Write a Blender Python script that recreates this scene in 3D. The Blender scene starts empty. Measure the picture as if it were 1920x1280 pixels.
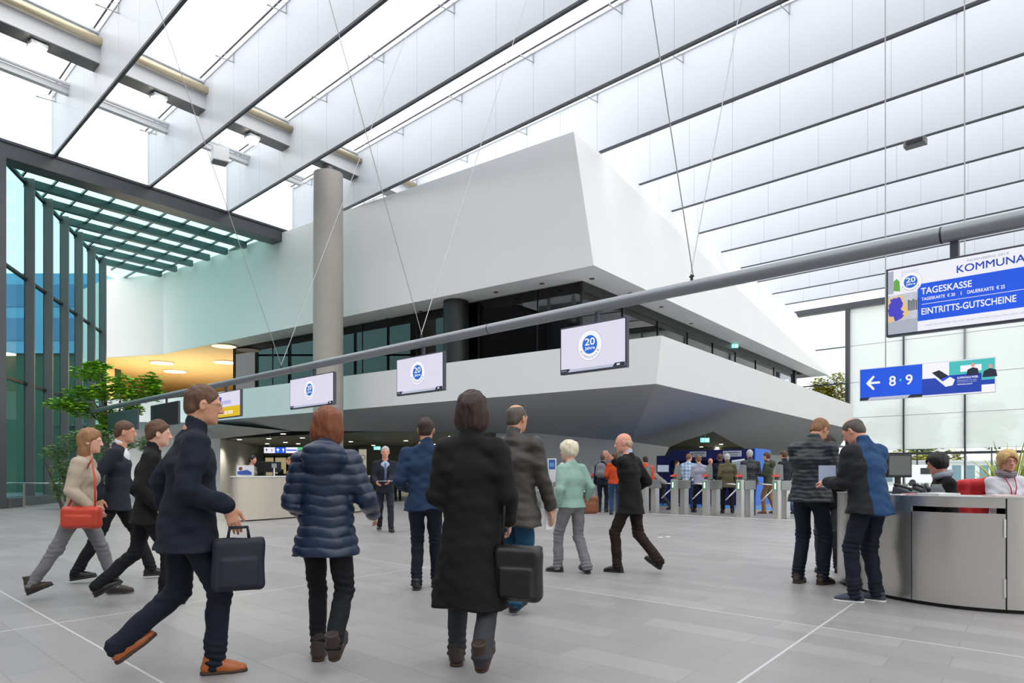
import bpy, bmesh, math, random
import numpy as np
from mathutils import Vector, Matrix
random.seed(7)
SC = bpy.context.scene
COL = SC.collection
PI = math.pi

# ------------------------------------------------------------------ camera, sky, light, exposure
CAMH = 1.22
FPX = 1317.0
cam_data = bpy.data.cameras.new('camera')
cam_data.sensor_width = 36.0
cam_data.lens = FPX / 1920 * 36.0
cam_data.shift_y = (887 - 640) / 1920.0
cam_data.clip_end = 500
cam = bpy.data.objects.new('camera', cam_data)
COL.objects.link(cam)
cam.location = (0, 0, CAMH)
cam.rotation_euler = (PI / 2, 0, 0)
SC.camera = cam

world = bpy.data.worlds.new('overcast_sky')
SC.world = world
world.use_nodes = True
bg = world.node_tree.nodes['Background']
bg.inputs[0].default_value = (0.965, 0.98, 1.0, 1)
bg.inputs[1].default_value = 1.75

sun_data = bpy.data.lights.new('soft_sun', 'SUN')
sun_data.energy = 1.0
sun_data.angle = math.radians(70)
sun_data.color = (1.0, 0.985, 0.96)
sun = bpy.data.objects.new('soft_sun', sun_data)
COL.objects.link(sun)
sun.rotation_euler = (math.radians(48), 0, math.radians(75))   # from the right-hand side, high, behind cloud

SC.view_settings.view_transform = 'Standard'
SC.view_settings.look = 'None'
SC.view_settings.exposure = 0.25
SC.view_settings.gamma = 1.0
SC.view_settings.use_curve_mapping = False
SC.cycles.max_bounces = 10
SC.cycles.diffuse_bounces = 5
SC.cycles.transparent_max_bounces = 16
SC.cycles.caustics_reflective = False
SC.cycles.caustics_refractive = False

# ------------------------------------------------------------------ frames of reference of the building
UX, UY = 0.6017, 0.7987          # u runs along the right faces of the gallery block, v to its left
NX, NY = 0.698, 0.716            # n runs across the roof fins, w along them
def at(px, py, Y):               # a point seen at a pixel, at distance Y
    return Vector(((px - 960) / FPX * Y, Y, CAMH + (887 - py) / FPX * Y))
def flo(px, py):                 # the point of the floor seen at a pixel
    return at(px, py, CAMH * FPX / (py - 887))
def U(u, v, z): return Vector((u * UX - v * UY, u * UY + v * UX, z))
def N(n, s, z): return Vector((n * NX - s * NY, n * NY + s * NX, z))

# ------------------------------------------------------------------ materials
def lin(c):
    return tuple((x / 12.92 if x <= 0.04045 else ((x + 0.055) / 1.055) ** 2.4) for x in c)
def rgb(r, g, b): return lin((r / 255, g / 255, b / 255))
MATS = {}
def mat(name, col=(0.8, 0.8, 0.8), rough=0.6, metal=0.0, emit=0.0, bump=0.0, bscale=60.0, var=0.0, vscale=4.0, spec=0.5, sheen=0.0, stretch=None, coat=0.0, coords='Object'):
    if name in MATS: return MATS[name]
    m = bpy.data.materials.new(name); m.use_nodes = True
    nt = m.node_tree; b = nt.nodes['Principled BSDF']
    b.inputs['Base Color'].default_value = (*col, 1)
    b.inputs['Roughness'].default_value = rough
    b.inputs['Metallic'].default_value = metal
    b.inputs['Specular IOR Level'].default_value = spec
    if sheen: b.inputs['Sheen Weight'].default_value = sheen
    if coat: b.inputs['Coat Weight'].default_value = coat
    if emit:
        b.inputs['Emission Color'].default_value = (*col, 1)
        b.inputs['Emission Strength'].default_value = emit
        b.inputs['Base Color'].default_value = (0.02, 0.02, 0.02, 1)
    tc = nt.nodes.new('ShaderNodeTexCoord')
    src = tc.outputs[coords]
    if stretch:
        mp = nt.nodes.new('ShaderNodeMapping'); mp.inputs['Scale'].default_value = stretch
        nt.links.new(src, mp.inputs[0]); src = mp.outputs[0]
    if bump:
        n = nt.nodes.new('ShaderNodeTexNoise'); n.inputs['Scale'].default_value = bscale; n.inputs['Detail'].default_value = 4
        nt.links.new(src, n.inputs['Vector'])
        bp = nt.nodes.new('ShaderNodeBump'); bp.inputs['Strength'].default_value = bump; bp.inputs['Distance'].default_value = 0.02
        nt.links.new(n.outputs['Fac'], bp.inputs['Height']); nt.links.new(bp.outputs[0], b.inputs['Normal'])
    if var:
        n = nt.nodes.new('ShaderNodeTexNoise'); n.inputs['Scale'].default_value = vscale; n.inputs['Detail'].default_value = 5
        nt.links.new(src, n.inputs['Vector'])
        mx = nt.nodes.new('ShaderNodeMix'); mx.data_type = 'RGBA'
        mx.inputs['A'].default_value = (*[x * (1 - var) for x in col], 1)
        mx.inputs['B'].default_value = (*[min(1, x * (1 + var)) for x in col], 1)
        nt.links.new(n.outputs['Fac'], mx.inputs['Factor'])
        nt.links.new(mx.outputs['Result'], b.inputs['Emission Color' if emit else 'Base Color'])
    MATS[name] = m
    return m
def glass_mat(name, tint, gloss=0.12, rough=0.0):
    if name in MATS: return MATS[name]
    m = bpy.data.materials.new(name); m.use_nodes = True; nt = m.node_tree
    nt.nodes.remove(nt.nodes['Principled BSDF'])
    t = nt.nodes.new('ShaderNodeBsdfTransparent'); t.inputs[0].default_value = (*tint, 1)
    g = nt.nodes.new('ShaderNodeBsdfGlossy'); g.inputs['Roughness'].default_value = rough; g.inputs[0].default_value = (1, 1, 1, 1)
    fr = nt.nodes.new('ShaderNodeFresnel'); fr.inputs[0].default_value = 1.45
    mu = nt.nodes.new('ShaderNodeMath'); mu.operation = 'MULTIPLY'; mu.inputs[1].default_value = gloss / 0.08
    mu.use_clamp = True
    mx = nt.nodes.new('ShaderNodeMixShader')
    ge = nt.nodes.new('ShaderNodeNewGeometry'); inv = nt.nodes.new('ShaderNodeMath'); inv.operation = 'SUBTRACT'; inv.inputs[0].default_value = 1.0; nt.links.new(ge.outputs['Backfacing'], inv.inputs[1])
    m2 = nt.nodes.new('ShaderNodeMath'); m2.operation = 'MULTIPLY'; nt.links.new(mu.outputs[0], m2.inputs[0]); nt.links.new(inv.outputs[0], m2.inputs[1])
    nt.links.new(fr.outputs[0], mu.inputs[0]); nt.links.new(m2.outputs[0], mx.inputs[0])
    nt.links.new(t.outputs[0], mx.inputs[1]); nt.links.new(g.outputs[0], mx.inputs[2])
    nt.links.new(mx.outputs[0], nt.nodes['Material Output'].inputs[0])
    MATS[name] = m
    return m
def cloth_screen(name, col, see, trans, seam=None):
    """a woven screen: part open weave, part translucent cloth"""
    m = bpy.data.materials.new(name); m.use_nodes = True; nt = m.node_tree
    nt.nodes.remove(nt.nodes['Principled BSDF'])
    tr = nt.nodes.new('ShaderNodeBsdfTransparent'); tr.inputs[0].default_value = (1, 1, 1, 1)
    tl = nt.nodes.new('ShaderNodeBsdfTranslucent'); tl.inputs[0].default_value = (*col, 1)
    df = nt.nodes.new('ShaderNodeBsdfDiffuse'); df.inputs[0].default_value = (*col, 1)
    a = nt.nodes.new('ShaderNodeMixShader'); a.inputs[0].default_value = trans
    nt.links.new(df.outputs[0], a.inputs[1]); nt.links.new(tl.outputs[0], a.inputs[2])
    b = nt.nodes.new('ShaderNodeMixShader'); b.inputs[0].default_value = see
    nt.links.new(a.outputs[0], b.inputs[1]); nt.links.new(tr.outputs[0], b.inputs[2])
    tc = nt.nodes.new('ShaderNodeTexCoord'); n = nt.nodes.new('ShaderNodeTexNoise'); n.inputs['Scale'].default_value = 0.8; n.inputs['Detail'].default_value = 3
    mp = nt.nodes.new('ShaderNodeMapRange'); mp.inputs[3].default_value = see * 0.85; mp.inputs[4].default_value = min(1, see * 1.15)
    nt.links.new(tc.outputs['Object'], n.inputs[0]); nt.links.new(n.outputs['Fac'], mp.inputs[0]); nt.links.new(mp.outputs[0], b.inputs[0])
    nt.links.new(b.outputs[0], nt.nodes['Material Output'].inputs[0])
    MATS[name] = m
    return m

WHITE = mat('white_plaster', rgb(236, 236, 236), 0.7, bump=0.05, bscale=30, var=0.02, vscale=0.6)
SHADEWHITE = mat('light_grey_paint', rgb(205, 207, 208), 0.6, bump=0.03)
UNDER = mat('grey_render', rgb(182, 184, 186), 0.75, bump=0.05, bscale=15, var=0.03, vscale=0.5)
CREAM = mat('cream_ceiling_paint', rgb(238, 212, 160), 0.6, bump=0.02)
LOBBYC = mat('grey_green_ceiling_paint', rgb(128, 134, 126), 0.5)
LOBBYW = mat('grey_green_wall_paint', rgb(132, 142, 130), 0.6)
DKMETAL = mat('dark_grey_metal', rgb(88, 90, 94), 0.4, 0.6, bump=0.02, bscale=40)
FINMET = mat('anthracite_fin_paint', rgb(112, 112, 114), 0.45, 0.3)
BAFFLE = mat('satin_baffle_cloth', rgb(222, 226, 232), 0.35, spec=0.4)
def panel_seams(m, period=1.73, w=0.016, col=rgb(176, 182, 190)):
    nt = m.node_tree; b = nt.nodes['Principled BSDF']; L = nt.links.new
    tc = nt.nodes.new('ShaderNodeTexCoord'); d = nt.nodes.new('ShaderNodeVectorMath'); d.operation = 'DOT_PRODUCT'; d.inputs[1].default_value = (-NY, NX, 0)
    L(tc.outputs['Object'], d.inputs[0])
    a = nt.nodes.new('ShaderNodeMath'); a.operation = 'ADD'; a.inputs[1].default_value = 15.8 + 100 * period; L(d.outputs['Value'], a.inputs[0])
    q = nt.nodes.new('ShaderNodeMath'); q.operation = 'MODULO'; q.inputs[1].default_value = period; L(a.outputs[0], q.inputs[0])
    c = nt.nodes.new('ShaderNodeMath'); c.operation = 'LESS_THAN'; c.inputs[1].default_value = w; L(q.outputs[0], c.inputs[0])
    mx = nt.nodes.new('ShaderNodeMix'); mx.data_type = 'RGBA'; L(c.outputs[0], mx.inputs['Factor'])
    mx.inputs['A'].default_value = b.inputs['Base Color'].default_value; mx.inputs['B'].default_value = (*col, 1)
    L(mx.outputs['Result'], b.inputs['Base Color'])
panel_seams(BAFFLE)
BAFEDGE = mat('dark_baffle_edge', rgb(66, 69, 76), 0.5)
SEAM = mat('seam_grey', rgb(176, 180, 186), 0.6)
BEAM = mat('white_steel_paint', rgb(216, 218, 220), 0.4)
BRASS = mat('champagne_roller', rgb(205, 190, 160), 0.3, 0.7)
CONCRETE = mat('smooth_concrete', rgb(168, 163, 156), 0.75, bump=0.1, bscale=12, var=0.10, vscale=1.2)
PIPE = mat('grey_pipe_paint', rgb(140, 145, 151), 0.35, 0.35)
BLACK = mat('black_plastic', rgb(26, 27, 30), 0.4)
DARK = mat('dark_interior', rgb(26, 27, 29), 0.9, spec=0.05)
STEEL = mat('brushed_steel', rgb(214, 211, 206), 0.30, 0.9, bump=0.04, bscale=90, stretch=(1, 1, 0.05))
STEELD = mat('brushed_steel_shadow_gap', rgb(40, 41, 42), 0.5, 0.5)
CHROME = mat('polished_steel', rgb(220, 220, 222), 0.15, 1.0)
WIRE = mat('steel_wire', rgb(170, 172, 175), 0.4, 0.7)
TEALGL = glass_mat('teal_glass', rgb(204, 234, 234), 0.03)
CLEAR = glass_mat('clear_glass', rgb(243, 248, 250), 0.07)
SMOKED = glass_mat('smoked_glass', rgb(205, 210, 214), 0.10)
MEMB = cloth_screen('roof_membrane', (0.95, 0.95, 0.95), 0.55, 0.8)
BLIND = cloth_screen('wall_blind_cloth', (0.88, 0.875, 0.855), 0.24, 0.80)

# ------------------------------------------------------------------ mesh builder
class MB:
    def __init__(s): s.v = []; s.f = []; s.mi = []
    def add(s, vs, fs, mi=0):
        o = len(s.v); s.v += [tuple(v) for v in vs]; s.f += [tuple(i + o for i in f) for f in fs]; s.mi += [mi] * len(fs); return s
    def poly(s, pts, mi=0): return s.add(pts, [tuple(range(len(pts)))], mi)
    def obox(s, c, ax, ay, az, mi=0):           # centre and three half-axis vectors
        c = Vector(c); ax = Vector(ax); ay = Vector(ay); az = Vector(az)
        vs = [c + i * ax + j * ay + k * az for k in (-1, 1) for j in (-1, 1) for i in (-1, 1)]
        return s.add(vs, [(0, 2, 3, 1), (4, 5, 7, 6), (0, 1, 5, 4), (2, 6, 7, 3), (0, 4, 6, 2), (1, 3, 7, 5)], mi)
    def box(s, x0, x1, y0, y1, z0, z1, mi=0):
        return s.obox(((x0 + x1) / 2, (y0 + y1) / 2, (z0 + z1) / 2), ((x1 - x0) / 2, 0, 0), (0, (y1 - y0) / 2, 0), (0, 0, (z1 - z0) / 2), mi)
    def fbox(s, F, a0, a1, b0, b1, z0, z1, mi=0):  # a box in the u/v or n/s frame
        vs = [F(a, b, z) for z in (z0, z1) for b in (b0, b1) for a in (a0, a1)]
        return s.add(vs, [(0, 2, 3, 1), (4, 5, 7, 6), (0, 1, 5, 4), (2, 6, 7, 3), (0, 4, 6, 2), (1, 3, 7, 5)], mi)
    def prism(s, bot, top, mi=0):
        n = len(bot); vs = list(bot) + list(top)
        fs = [tuple(range(n))[::-1], tuple(range(n, 2 * n))] + [(i, (i + 1) % n, n + (i + 1) % n, n + i) for i in range(n)]
        return s.add(vs, fs, mi)
    def tube(s, pts, r, seg=10, cap=True, mi=0):
        pts = [Vector(p) for p in pts]; rs = r if isinstance(r, (list, tuple)) else [r] * len(pts)
        vs = []; fs = []
        d0 = (pts[1] - pts[0]).normalized()
        up = Vector((0, 0, 1)) if abs(d0.z) < 0.9 else Vector((1, 0, 0))
        a = d0.cross(up).normalized()
        for i, p in enumerate(pts):
            d = (pts[min(i + 1, len(pts) - 1)] - pts[max(i - 1, 0)]).normalized()
            a = (a - d * a.dot(d)).normalized(); b = d.cross(a)
            for k in range(seg):
                t = 2 * PI * k / seg
                vs.append(p + (a * math.cos(t) + b * math.sin(t)) * rs[i])
        for i in range(len(pts) - 1):
            for k in range(seg):
                k2 = (k + 1) % seg
                fs.append((i * seg + k, i * seg + k2, (i + 1) * seg + k2, (i + 1) * seg + k))
        if cap:
            fs.append(tuple(range(seg))[::-1]); fs.append(tuple(range((len(pts) - 1) * seg, len(pts) * seg)))
        return s.add(vs, fs, mi)
    def lathe(s, c, prof, seg=24, mi=0):        # prof: (radius, z) from bottom to top
        c = Vector(c); vs = []; fs = []
        for r, z in prof:
            for k in range(seg):
                t = 2 * PI * k / seg; vs.append(c + Vector((r * math.cos(t), r * math.sin(t), z)))
        for i in range(len(prof) - 1):
            for k in range(seg):
                k2 = (k + 1) % seg; fs.append((i * seg + k, i * seg + k2, (i + 1) * seg + k2, (i + 1) * seg + k))
        fs.append(tuple(range(seg))[::-1]); fs.append(tuple(range((len(prof) - 1) * seg, len(prof) * seg)))
        return s.add(vs, fs, mi)
    def disc(s, c, nrm, r, seg=32, thick=0.004, ratio=1.0, up=(0, 0, 1), mi=0):
        c = Vector(c); nrm = Vector(nrm).normalized(); u = Vector(up); x = u.cross(nrm).normalized(); y = nrm.cross(x)
        b = [c + (x * math.cos(2 * PI * k / seg) * ratio + y * math.sin(2 * PI * k / seg)) * r for k in range(seg)]
        return s.prism(b, [p + nrm * thick for p in b], mi)
    def build(s, name, m, parent=None, smooth=False, bevel=0.0):
        me = bpy.data.meshes.new(name); me.from_pydata(s.v, [], s.f)
        for x in (m if isinstance(m, (list, tuple)) else [m]): me.materials.append(x)
        me.polygons.foreach_set('material_index', s.mi)
        bm = bmesh.new(); bm.from_mesh(me); bmesh.ops.recalc_face_normals(bm, faces=bm.faces); bm.to_mesh(me); bm.free()
        if smooth: me.polygons.foreach_set('use_smooth', [True] * len(me.polygons))
        me.update()
        o = bpy.data.objects.new(name, me); COL.objects.link(o)
        if parent is not None: o.parent = parent
        if smooth == 'auto' or (smooth and bevel):
            me.polygons.foreach_set('use_smooth', [True] * len(me.polygons))
        if smooth == 'auto':
            md = o.modifiers.new('edge', 'EDGE_SPLIT'); md.split_angle = math.radians(35)
        if bevel:
            md = o.modifiers.new('bevel', 'BEVEL'); md.width = bevel; md.segments = 2; md.limit_method = 'ANGLE'
        return o
def tag(o, label=None, cat=None, group=None, kind=None):
    if label: o['label'] = label
    if cat: o['category'] = cat
    if group: o['group'] = group
    if kind: o['kind'] = kind
    return o
def struct(o, label=None): return tag(o, label, None, None, 'structure')
def thing(name, label, cat, loc=(0, 0, 0), rz=0.0, group=None):
    o = bpy.data.objects.new(name, None); COL.objects.link(o); o.location = loc; o.rotation_euler = (0, 0, rz)
    o.empty_display_size = 0.1
    return tag(o, label, cat, group)
def copy_tree(o, parent=None):
    c = o.copy(); COL.objects.link(c)
    if parent is not None: c.parent = parent
    for ch in list(o.children): copy_tree(ch, c)
    return c
def text(s, size, loc, parent, m, align='CENTER', name='lettering', rot=(PI / 2, 0, 0), ext=0.001, xs=1.0, bold=0.0):
    cu = bpy.data.curves.new(name, 'FONT'); cu.body = s; cu.size = size; cu.align_x = align; cu.align_y = 'CENTER'
    cu.extrude = ext; cu.offset = bold; cu.resolution_u = 3
    t = bpy.data.objects.new(name + '_tmp', cu); COL.objects.link(t)
    bpy.context.view_layer.update()
    dg = bpy.context.evaluated_depsgraph_get()
    me = bpy.data.meshes.new_from_object(t.evaluated_get(dg))
    COL.objects.unlink(t); bpy.data.objects.remove(t)
    me.materials.clear(); me.materials.append(m)
    me.name = name
    o = bpy.data.objects.new(name, me); COL.objects.link(o); o.parent = parent
    o.location = loc; o.rotation_euler = rot; o.scale = (xs, 1, 1)
    return o

# ------------------------------------------------------------------ floor and outside ground
def floor_material():
    m = bpy.data.materials.new('slate_floor_tiles'); m.use_nodes = True; nt = m.node_tree; b = nt.nodes['Principled BSDF']
    L = nt.links.new
    tc = nt.nodes.new('ShaderNodeTexCoord')
    def dot(vx, vy, off=0.0):
        d = nt.nodes.new('ShaderNodeVectorMath'); d.operation = 'DOT_PRODUCT'; d.inputs[1].default_value = (vx, vy, 0)
        L(tc.outputs['Object'], d.inputs[0])
        a = nt.nodes.new('ShaderNodeMath'); a.operation = 'ADD'; a.inputs[1].default_value = off; L(d.outputs['Value'], a.inputs[0]); return a.outputs[0]
    cv = dot(-UY, UX, -1.4 + 60); cn = dot(NX, NY, -5.7 + 60)
    cx = nt.nodes.new('ShaderNodeCombineXYZ'); L(cv, cx.inputs[0]); L(cn, cx.inputs[1])
    br = nt.nodes.new('ShaderNodeTexBrick'); L(cx.outputs[0], br.inputs['Vector'])
    br.offset = 0.37; br.offset_frequency = 2
    br.inputs['Scale'].default_value = 1.0; br.inputs['Brick Width'].default_value = 0.9; br.inputs['Row Height'].default_value = 0.30
    br.inputs['Mortar Size'].default_value = 0.004; br.inputs['Mortar Smooth'].default_value = 0.1; br.inputs['Bias'].default_value = 0.0
    br.inputs['Color1'].default_value = (*rgb(145, 142, 142), 1); br.inputs['Color2'].default_value = (*rgb(158, 155, 155), 1)
    br.inputs['Mortar'].default_value = (*rgb(134, 131, 131), 1)
    # wide pale expansion joints
    def line(v, period, w):
        d = nt.nodes.new('ShaderNodeMath'); d.operation = 'MODULO'; d.inputs[1].default_value = period; L(v, d.inputs[0])
        c = nt.nodes.new('ShaderNodeMath'); c.operation = 'LESS_THAN'; c.inputs[1].default_value = w; L(d.outputs[0], c.inputs[0]); return c.outputs[0]
    a = line(dot(NX, NY, -5.7 + 42.0), 4.2, 0.018); c = line(dot(-UY, UX, -1.4 + 40.0), 5.0, 0.018)
    mxm = nt.nodes.new('ShaderNodeMath'); mxm.operation = 'MAXIMUM'; L(a, mxm.inputs[0]); L(c, mxm.inputs[1])
    mx = nt.nodes.new('ShaderNodeMix'); mx.data_type = 'RGBA'; L(mxm.outputs[0], mx.inputs['Factor'])
    n = nt.nodes.new('ShaderNodeTexNoise'); n.inputs['Scale'].default_value = 2.5; n.inputs['Detail'].default_value = 8; n.inputs['Roughness'].default_value = 0.65
    L(tc.outputs['Object'], n.inputs[0])
    mr = nt.nodes.new('ShaderNodeMapRange'); mr.inputs[3].default_value = 0.90; mr.inputs[4].default_value = 1.10; L(n.outputs['Fac'], mr.inputs[0])
    mv = nt.nodes.new('ShaderNodeVectorMath'); mv.operation = 'SCALE'; L(br.outputs['Color'], mv.inputs[0]); L(mr.outputs[0], mv.inputs['Scale'])
    L(mv.outputs[0], mx.inputs['A']); mx.inputs['B'].default_value = (*rgb(196, 196, 196), 1)
    L(mx.outputs['Result'], b.inputs['Base Color'])
    r2 = nt.nodes.new('ShaderNodeMapRange'); r2.inputs[3].default_value = 0.30; r2.inputs[4].default_value = 0.50; L(n.outputs['Fac'], r2.inputs[0])
    L(r2.outputs[0], b.inputs['Roughness'])
    bp = nt.nodes.new('ShaderNodeBump'); bp.inputs['Strength'].default_value = 0.15; bp.inputs['Distance'].default_value = 0.01
    n2 = nt.nodes.new('ShaderNodeTexNoise'); n2.inputs['Scale'].default_value = 14; n2.inputs['Detail'].default_value = 6; L(tc.outputs['Object'], n2.inputs[0])
    L(n2.outputs['Fac'], bp.inputs['Height']); L(bp.outputs[0], b.inputs['Normal'])
    return m
S_END = -17.0          # right-hand limit of the hall
HZ = 14.9              # roof membrane height
BZ = 12.63             # lower edge of the roof fins
WV = 28.55             # left wall plane
FARN = 50.5            # far glass wall
struct(MB().poly([N(-9, S_END, 0), N(FARN, S_END, 0), N(FARN, 60, 0), N(-9, 60, 0)]).build('floor', floor_material()))
GRASS = mat('lawn', rgb(134, 146, 98), 0.9, bump=0.3, bscale=20, var=0.25, vscale=0.3)
struct(MB().poly([(-160, -60, -0.06), (200, -60, -0.06), (200, 220, -0.06), (-160, 220, -0.06)]).build('ground_lawn', GRASS))

# ------------------------------------------------------------------ roof: membrane, fins, beams
struct(MB().poly([N(-9, S_END, HZ), N(-9, 34, HZ), N(FARN, 36, HZ), N(FARN, S_END, HZ)]).build('ceiling', MEMB))
sm = MB()
for i in range(1, 17):
    for off in (0.0,):
        n0 = 6.63 + 3.38 * (i - 1) - 0.16
        sm.fbox(N, n0 - 0.02, n0 + 0.02, S_END, (WV + 0.1267 * n0) / 0.9919, HZ - 0.06, HZ - 0.02)
struct(sm.build('trim_1', BAFEDGE))
NB = 13
def wall_s(n): return (WV + 0.1267 * n) / 0.9919
def s_vis(n, px):    # s coordinate of the point on fin n seen in column px
    r = (px - 960) / FPX; Y = n / (NX * r + NY); return -NY * r * Y + NX * Y
brk = None
for k in range(NB):
    n0 = 6.63 + 3.38 * k
    s1 = wall_s(n0) - 0.05; s0 = S_END + 0.2
    t = thing('roof_fin', '', 'roof fin', N(n0, 0, BZ), 0, 'long white hanging fins under the roof')
    def L(a, b, z, n0=n0): return N(a, b, z)
    f = MB().fbox(L, -0.035, 0.035, s0, s1, 0.075, HZ - BZ - 0.12).build('panel', BAFFLE, t)
    eh = 0.078 if k < 5 else 0.05  # far edges made thinner, imitating how bloom eats into dark lines
    e = MB().fbox(L, -0.045, 0.045, s0, s1, 0.075 - eh, 0.075).build('lower_edge', BAFEDGE, t)
    q = MB(); q.fbox(L, -0.05, 0.05, s0, s1, HZ - BZ - 0.14, HZ - BZ - 0.10); q.build('top_rail', SEAM, t)
    # struts that hold the blinds, every second joint
    s = s0 + 1.0; j = 0
    while s < s1:
        if j % 2 == 0:
            b = MB(); z = HZ - BZ - 0.42
            b.tube([L(-0.04, s, z), L(-0.62, s + 0.02, z - 0.02)], 0.016, 6); b.tube([L(-0.06, s, z + 0.30), L(-0.06, s, z - 0.02)], 0.014, 6)
            b.tube([L(-0.60, s, z - 0.02), L(-0.06, s, z + 0.30)], 0.008, 5); b.lathe(L(-0.62, s, z - 0.045), [(0.024, 0), (0.024, 0.05)], 8)
            b.build('strut', WIRE, t)
        s += 1.73; j += 1
    names = ['leftmost, dark edge running to the top left', 'second from the left along the left wall', 'third from the left, above the concrete column', 'fourth from left, just above the white block',
             'fifth, dark edge ending behind the block corner', 'sixth, seen right of the block', 'seventh, with the dark box clipped under it', 'eighth, in the paler rows', 'ninth from the left', 'tenth from the left', 'eleventh, low behind the pipe', 'twelfth, next to last', 'last one, in front of the far glass wall']
    t['label'] = 'long white roof fin, ' + names[k]

def roof_beam(v0, z0, w, h, name, label, roller):
    t = thing(name, label, 'roof beam', U(0, 0, z0))
    u0, u1 = -14, 23.0 if roller else 19.5
    MB().fbox(U, u0, u1, v0 - w / 2, v0 + w / 2, 0, 0.03).build('underside_plate', FINMET if roller else BEAM, t)
    MB().fbox(U, u0, u1, v0 - w / 2, v0 + w / 2, 0.03, h).build('girder', BEAM, t)
    if roller:
        MB().tube([U(u0, v0 - w / 2 - 0.16, h + 0.06), U(u1, v0 - w / 2 - 0.16, h + 0.06)], 0.13, 14).build('roller_tube', BRASS, t, True)
        MB().tube([U(u0, v0 - w / 2 + 0.12, h + 0.30), U(u1, v0 - w / 2 + 0.12, h + 0.30)], 0.07, 10).build('roller_tube', BEAM, t, True)
        MB().fbox(U, u0, u1, v0 - w / 2 + 0.05, v0 + w / 2 - 0.05, h + 0.42, h + 0.5).build('guide_rail', BEAM, t)
    else:
        MB().tube([U(u0, v0 - w / 2 - 0.08, h + 0.05), U(u1, v0 - w / 2 - 0.08, h + 0.05)], 0.07, 10).build('roller_tube', BEAM, t, True)
    return t
roof_beam(23.35, 13.75, 0.60, 0.55, 'roof_beam', 'broad white roof beam with champagne roller tube, resting on the concrete column', True)
roof_beam(26.6, 14.15, 0.22, 0.22, 'roof_rail', 'slim white roof rail running close to the left wall, behind the broad beam', False)
LAMP = mat('floodlight_glow', (1.0, 0.95, 0.85), 0.5, emit=14)
for i, px in enumerate((70, 297, 473)):
    # the point below the broad beam in that column
    r = (px - 960) / FPX; Y = 23.35 / (-UY * r + UX); uu = UX * r * Y + UY * Y
    t = thing('floodlight', 'glowing square floodlight under the broad roof beam, ' + ('leftmost, near the picture edge' if i == 0 else 'middle one of three' if i == 1 else 'nearest the concrete column'), 'floodlight', U(uu, 23.35, 13.75), math.atan2(UY, UX), 'floodlights under the roof beam')
    MB().box(-0.22, 0.22, -0.2, 0.2, -0.16, -0.04).build('housing', BEAM, t, bevel=0.02)
    MB().lathe((0, 0, -0.33), [(0.10, 0), (0.21, 0.06), (0.23, 0.17)], 24).build('lamp_glass', LAMP, t, True)
    MB().tube([(0.23, 0, -0.1), (0.26, 0, 0.0)], 0.02, 6).tube([(-0.23, 0, -0.1), (-0.26, 0, 0.0)], 0.02, 6).build('bracket', FINMET, t)
    ld = bpy.data.lights.new('floodlight_lamp', 'SPOT'); ld.energy = 500; ld.spot_size = 1.6; ld.color = (1, 0.94, 0.85); ld.shadow_soft_size = 0.2
    lo = bpy.data.objects.new('lamp_light', ld); COL.objects.link(lo); lo.parent = t; lo.location = (0, 0, -0.2)
p = at(412, 305, 28.0)
t = thing('loudspeaker', 'small white ceiling loudspeaker box with dark grille, left of the concrete column', 'loudspeaker', p, 0.6)
MB().box(-0.3, 0.3, -0.28, 0.28, 0, 0.55).build('cabinet', BEAM, t, bevel=0.02)
MB().box(-0.27, 0.27, -0.25, 0.25, -0.02, 0.0).build('grille', FINMET, t)
MB().tube([(0, 0, 0.55), (0, 0, HZ - p.z - 0.02)], 0.02, 6).build('hanger', WIRE, t)
p = N(6.63 + 3.38 * 6, s_vis(6.63 + 3.38 * 6, 1717), BZ)
t = thing('projector_box', 'dark grey box clipped under the lower edge of a roof fin at upper right', 'box', p, math.atan2(-NX, NY))
MB().box(-0.33, 0.33, -0.22, 0.12, -0.22, 0).build('box_body', FINMET, t, bevel=0.01)
MB().box(-0.24, 0.26, -0.24, -0.22, -0.18, -0.04).build('front_panel', BLACK, t)

# ------------------------------------------------------------------ left wall with clerestory, portal frame
OPU0, OPU1 = 8.87, 19.84
wl = MB().fbox(U, -18, OPU0, WV, WV + 0.7, 0, BZ)
struct(wl.build('wall_left', DKMETAL))
hd = MB().fbox(U, OPU0, OPU1 + 1.0, WV, WV + 0.75, 12.12, BZ)
struct(hd.build('trim_2', DKMETAL))
struct(MB().fbox(U, -18, OPU1 + 2, WV - 0.06, WV + 0.1, BZ, BZ + 0.09).build('trim_3', BAFEDGE))
struct(MB().fbox(U, -18, 40, WV + 0.02, WV + 0.05, BZ + 0.09, HZ).build('window_1', CLEAR))
pm = MB()
for k in range(-4, 9):
    n0 = 6.63 + 3.38 * k; c = N(n0, wall_s(n0), 0)
    uu = c.x * UX + c.y * UY
    pm.fbox(U, uu - 0.05, uu + 0.12, WV - 0.15, WV + 0.05, BZ + 0.09, HZ)
struct(pm.build('trim_4', BEAM))

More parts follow.
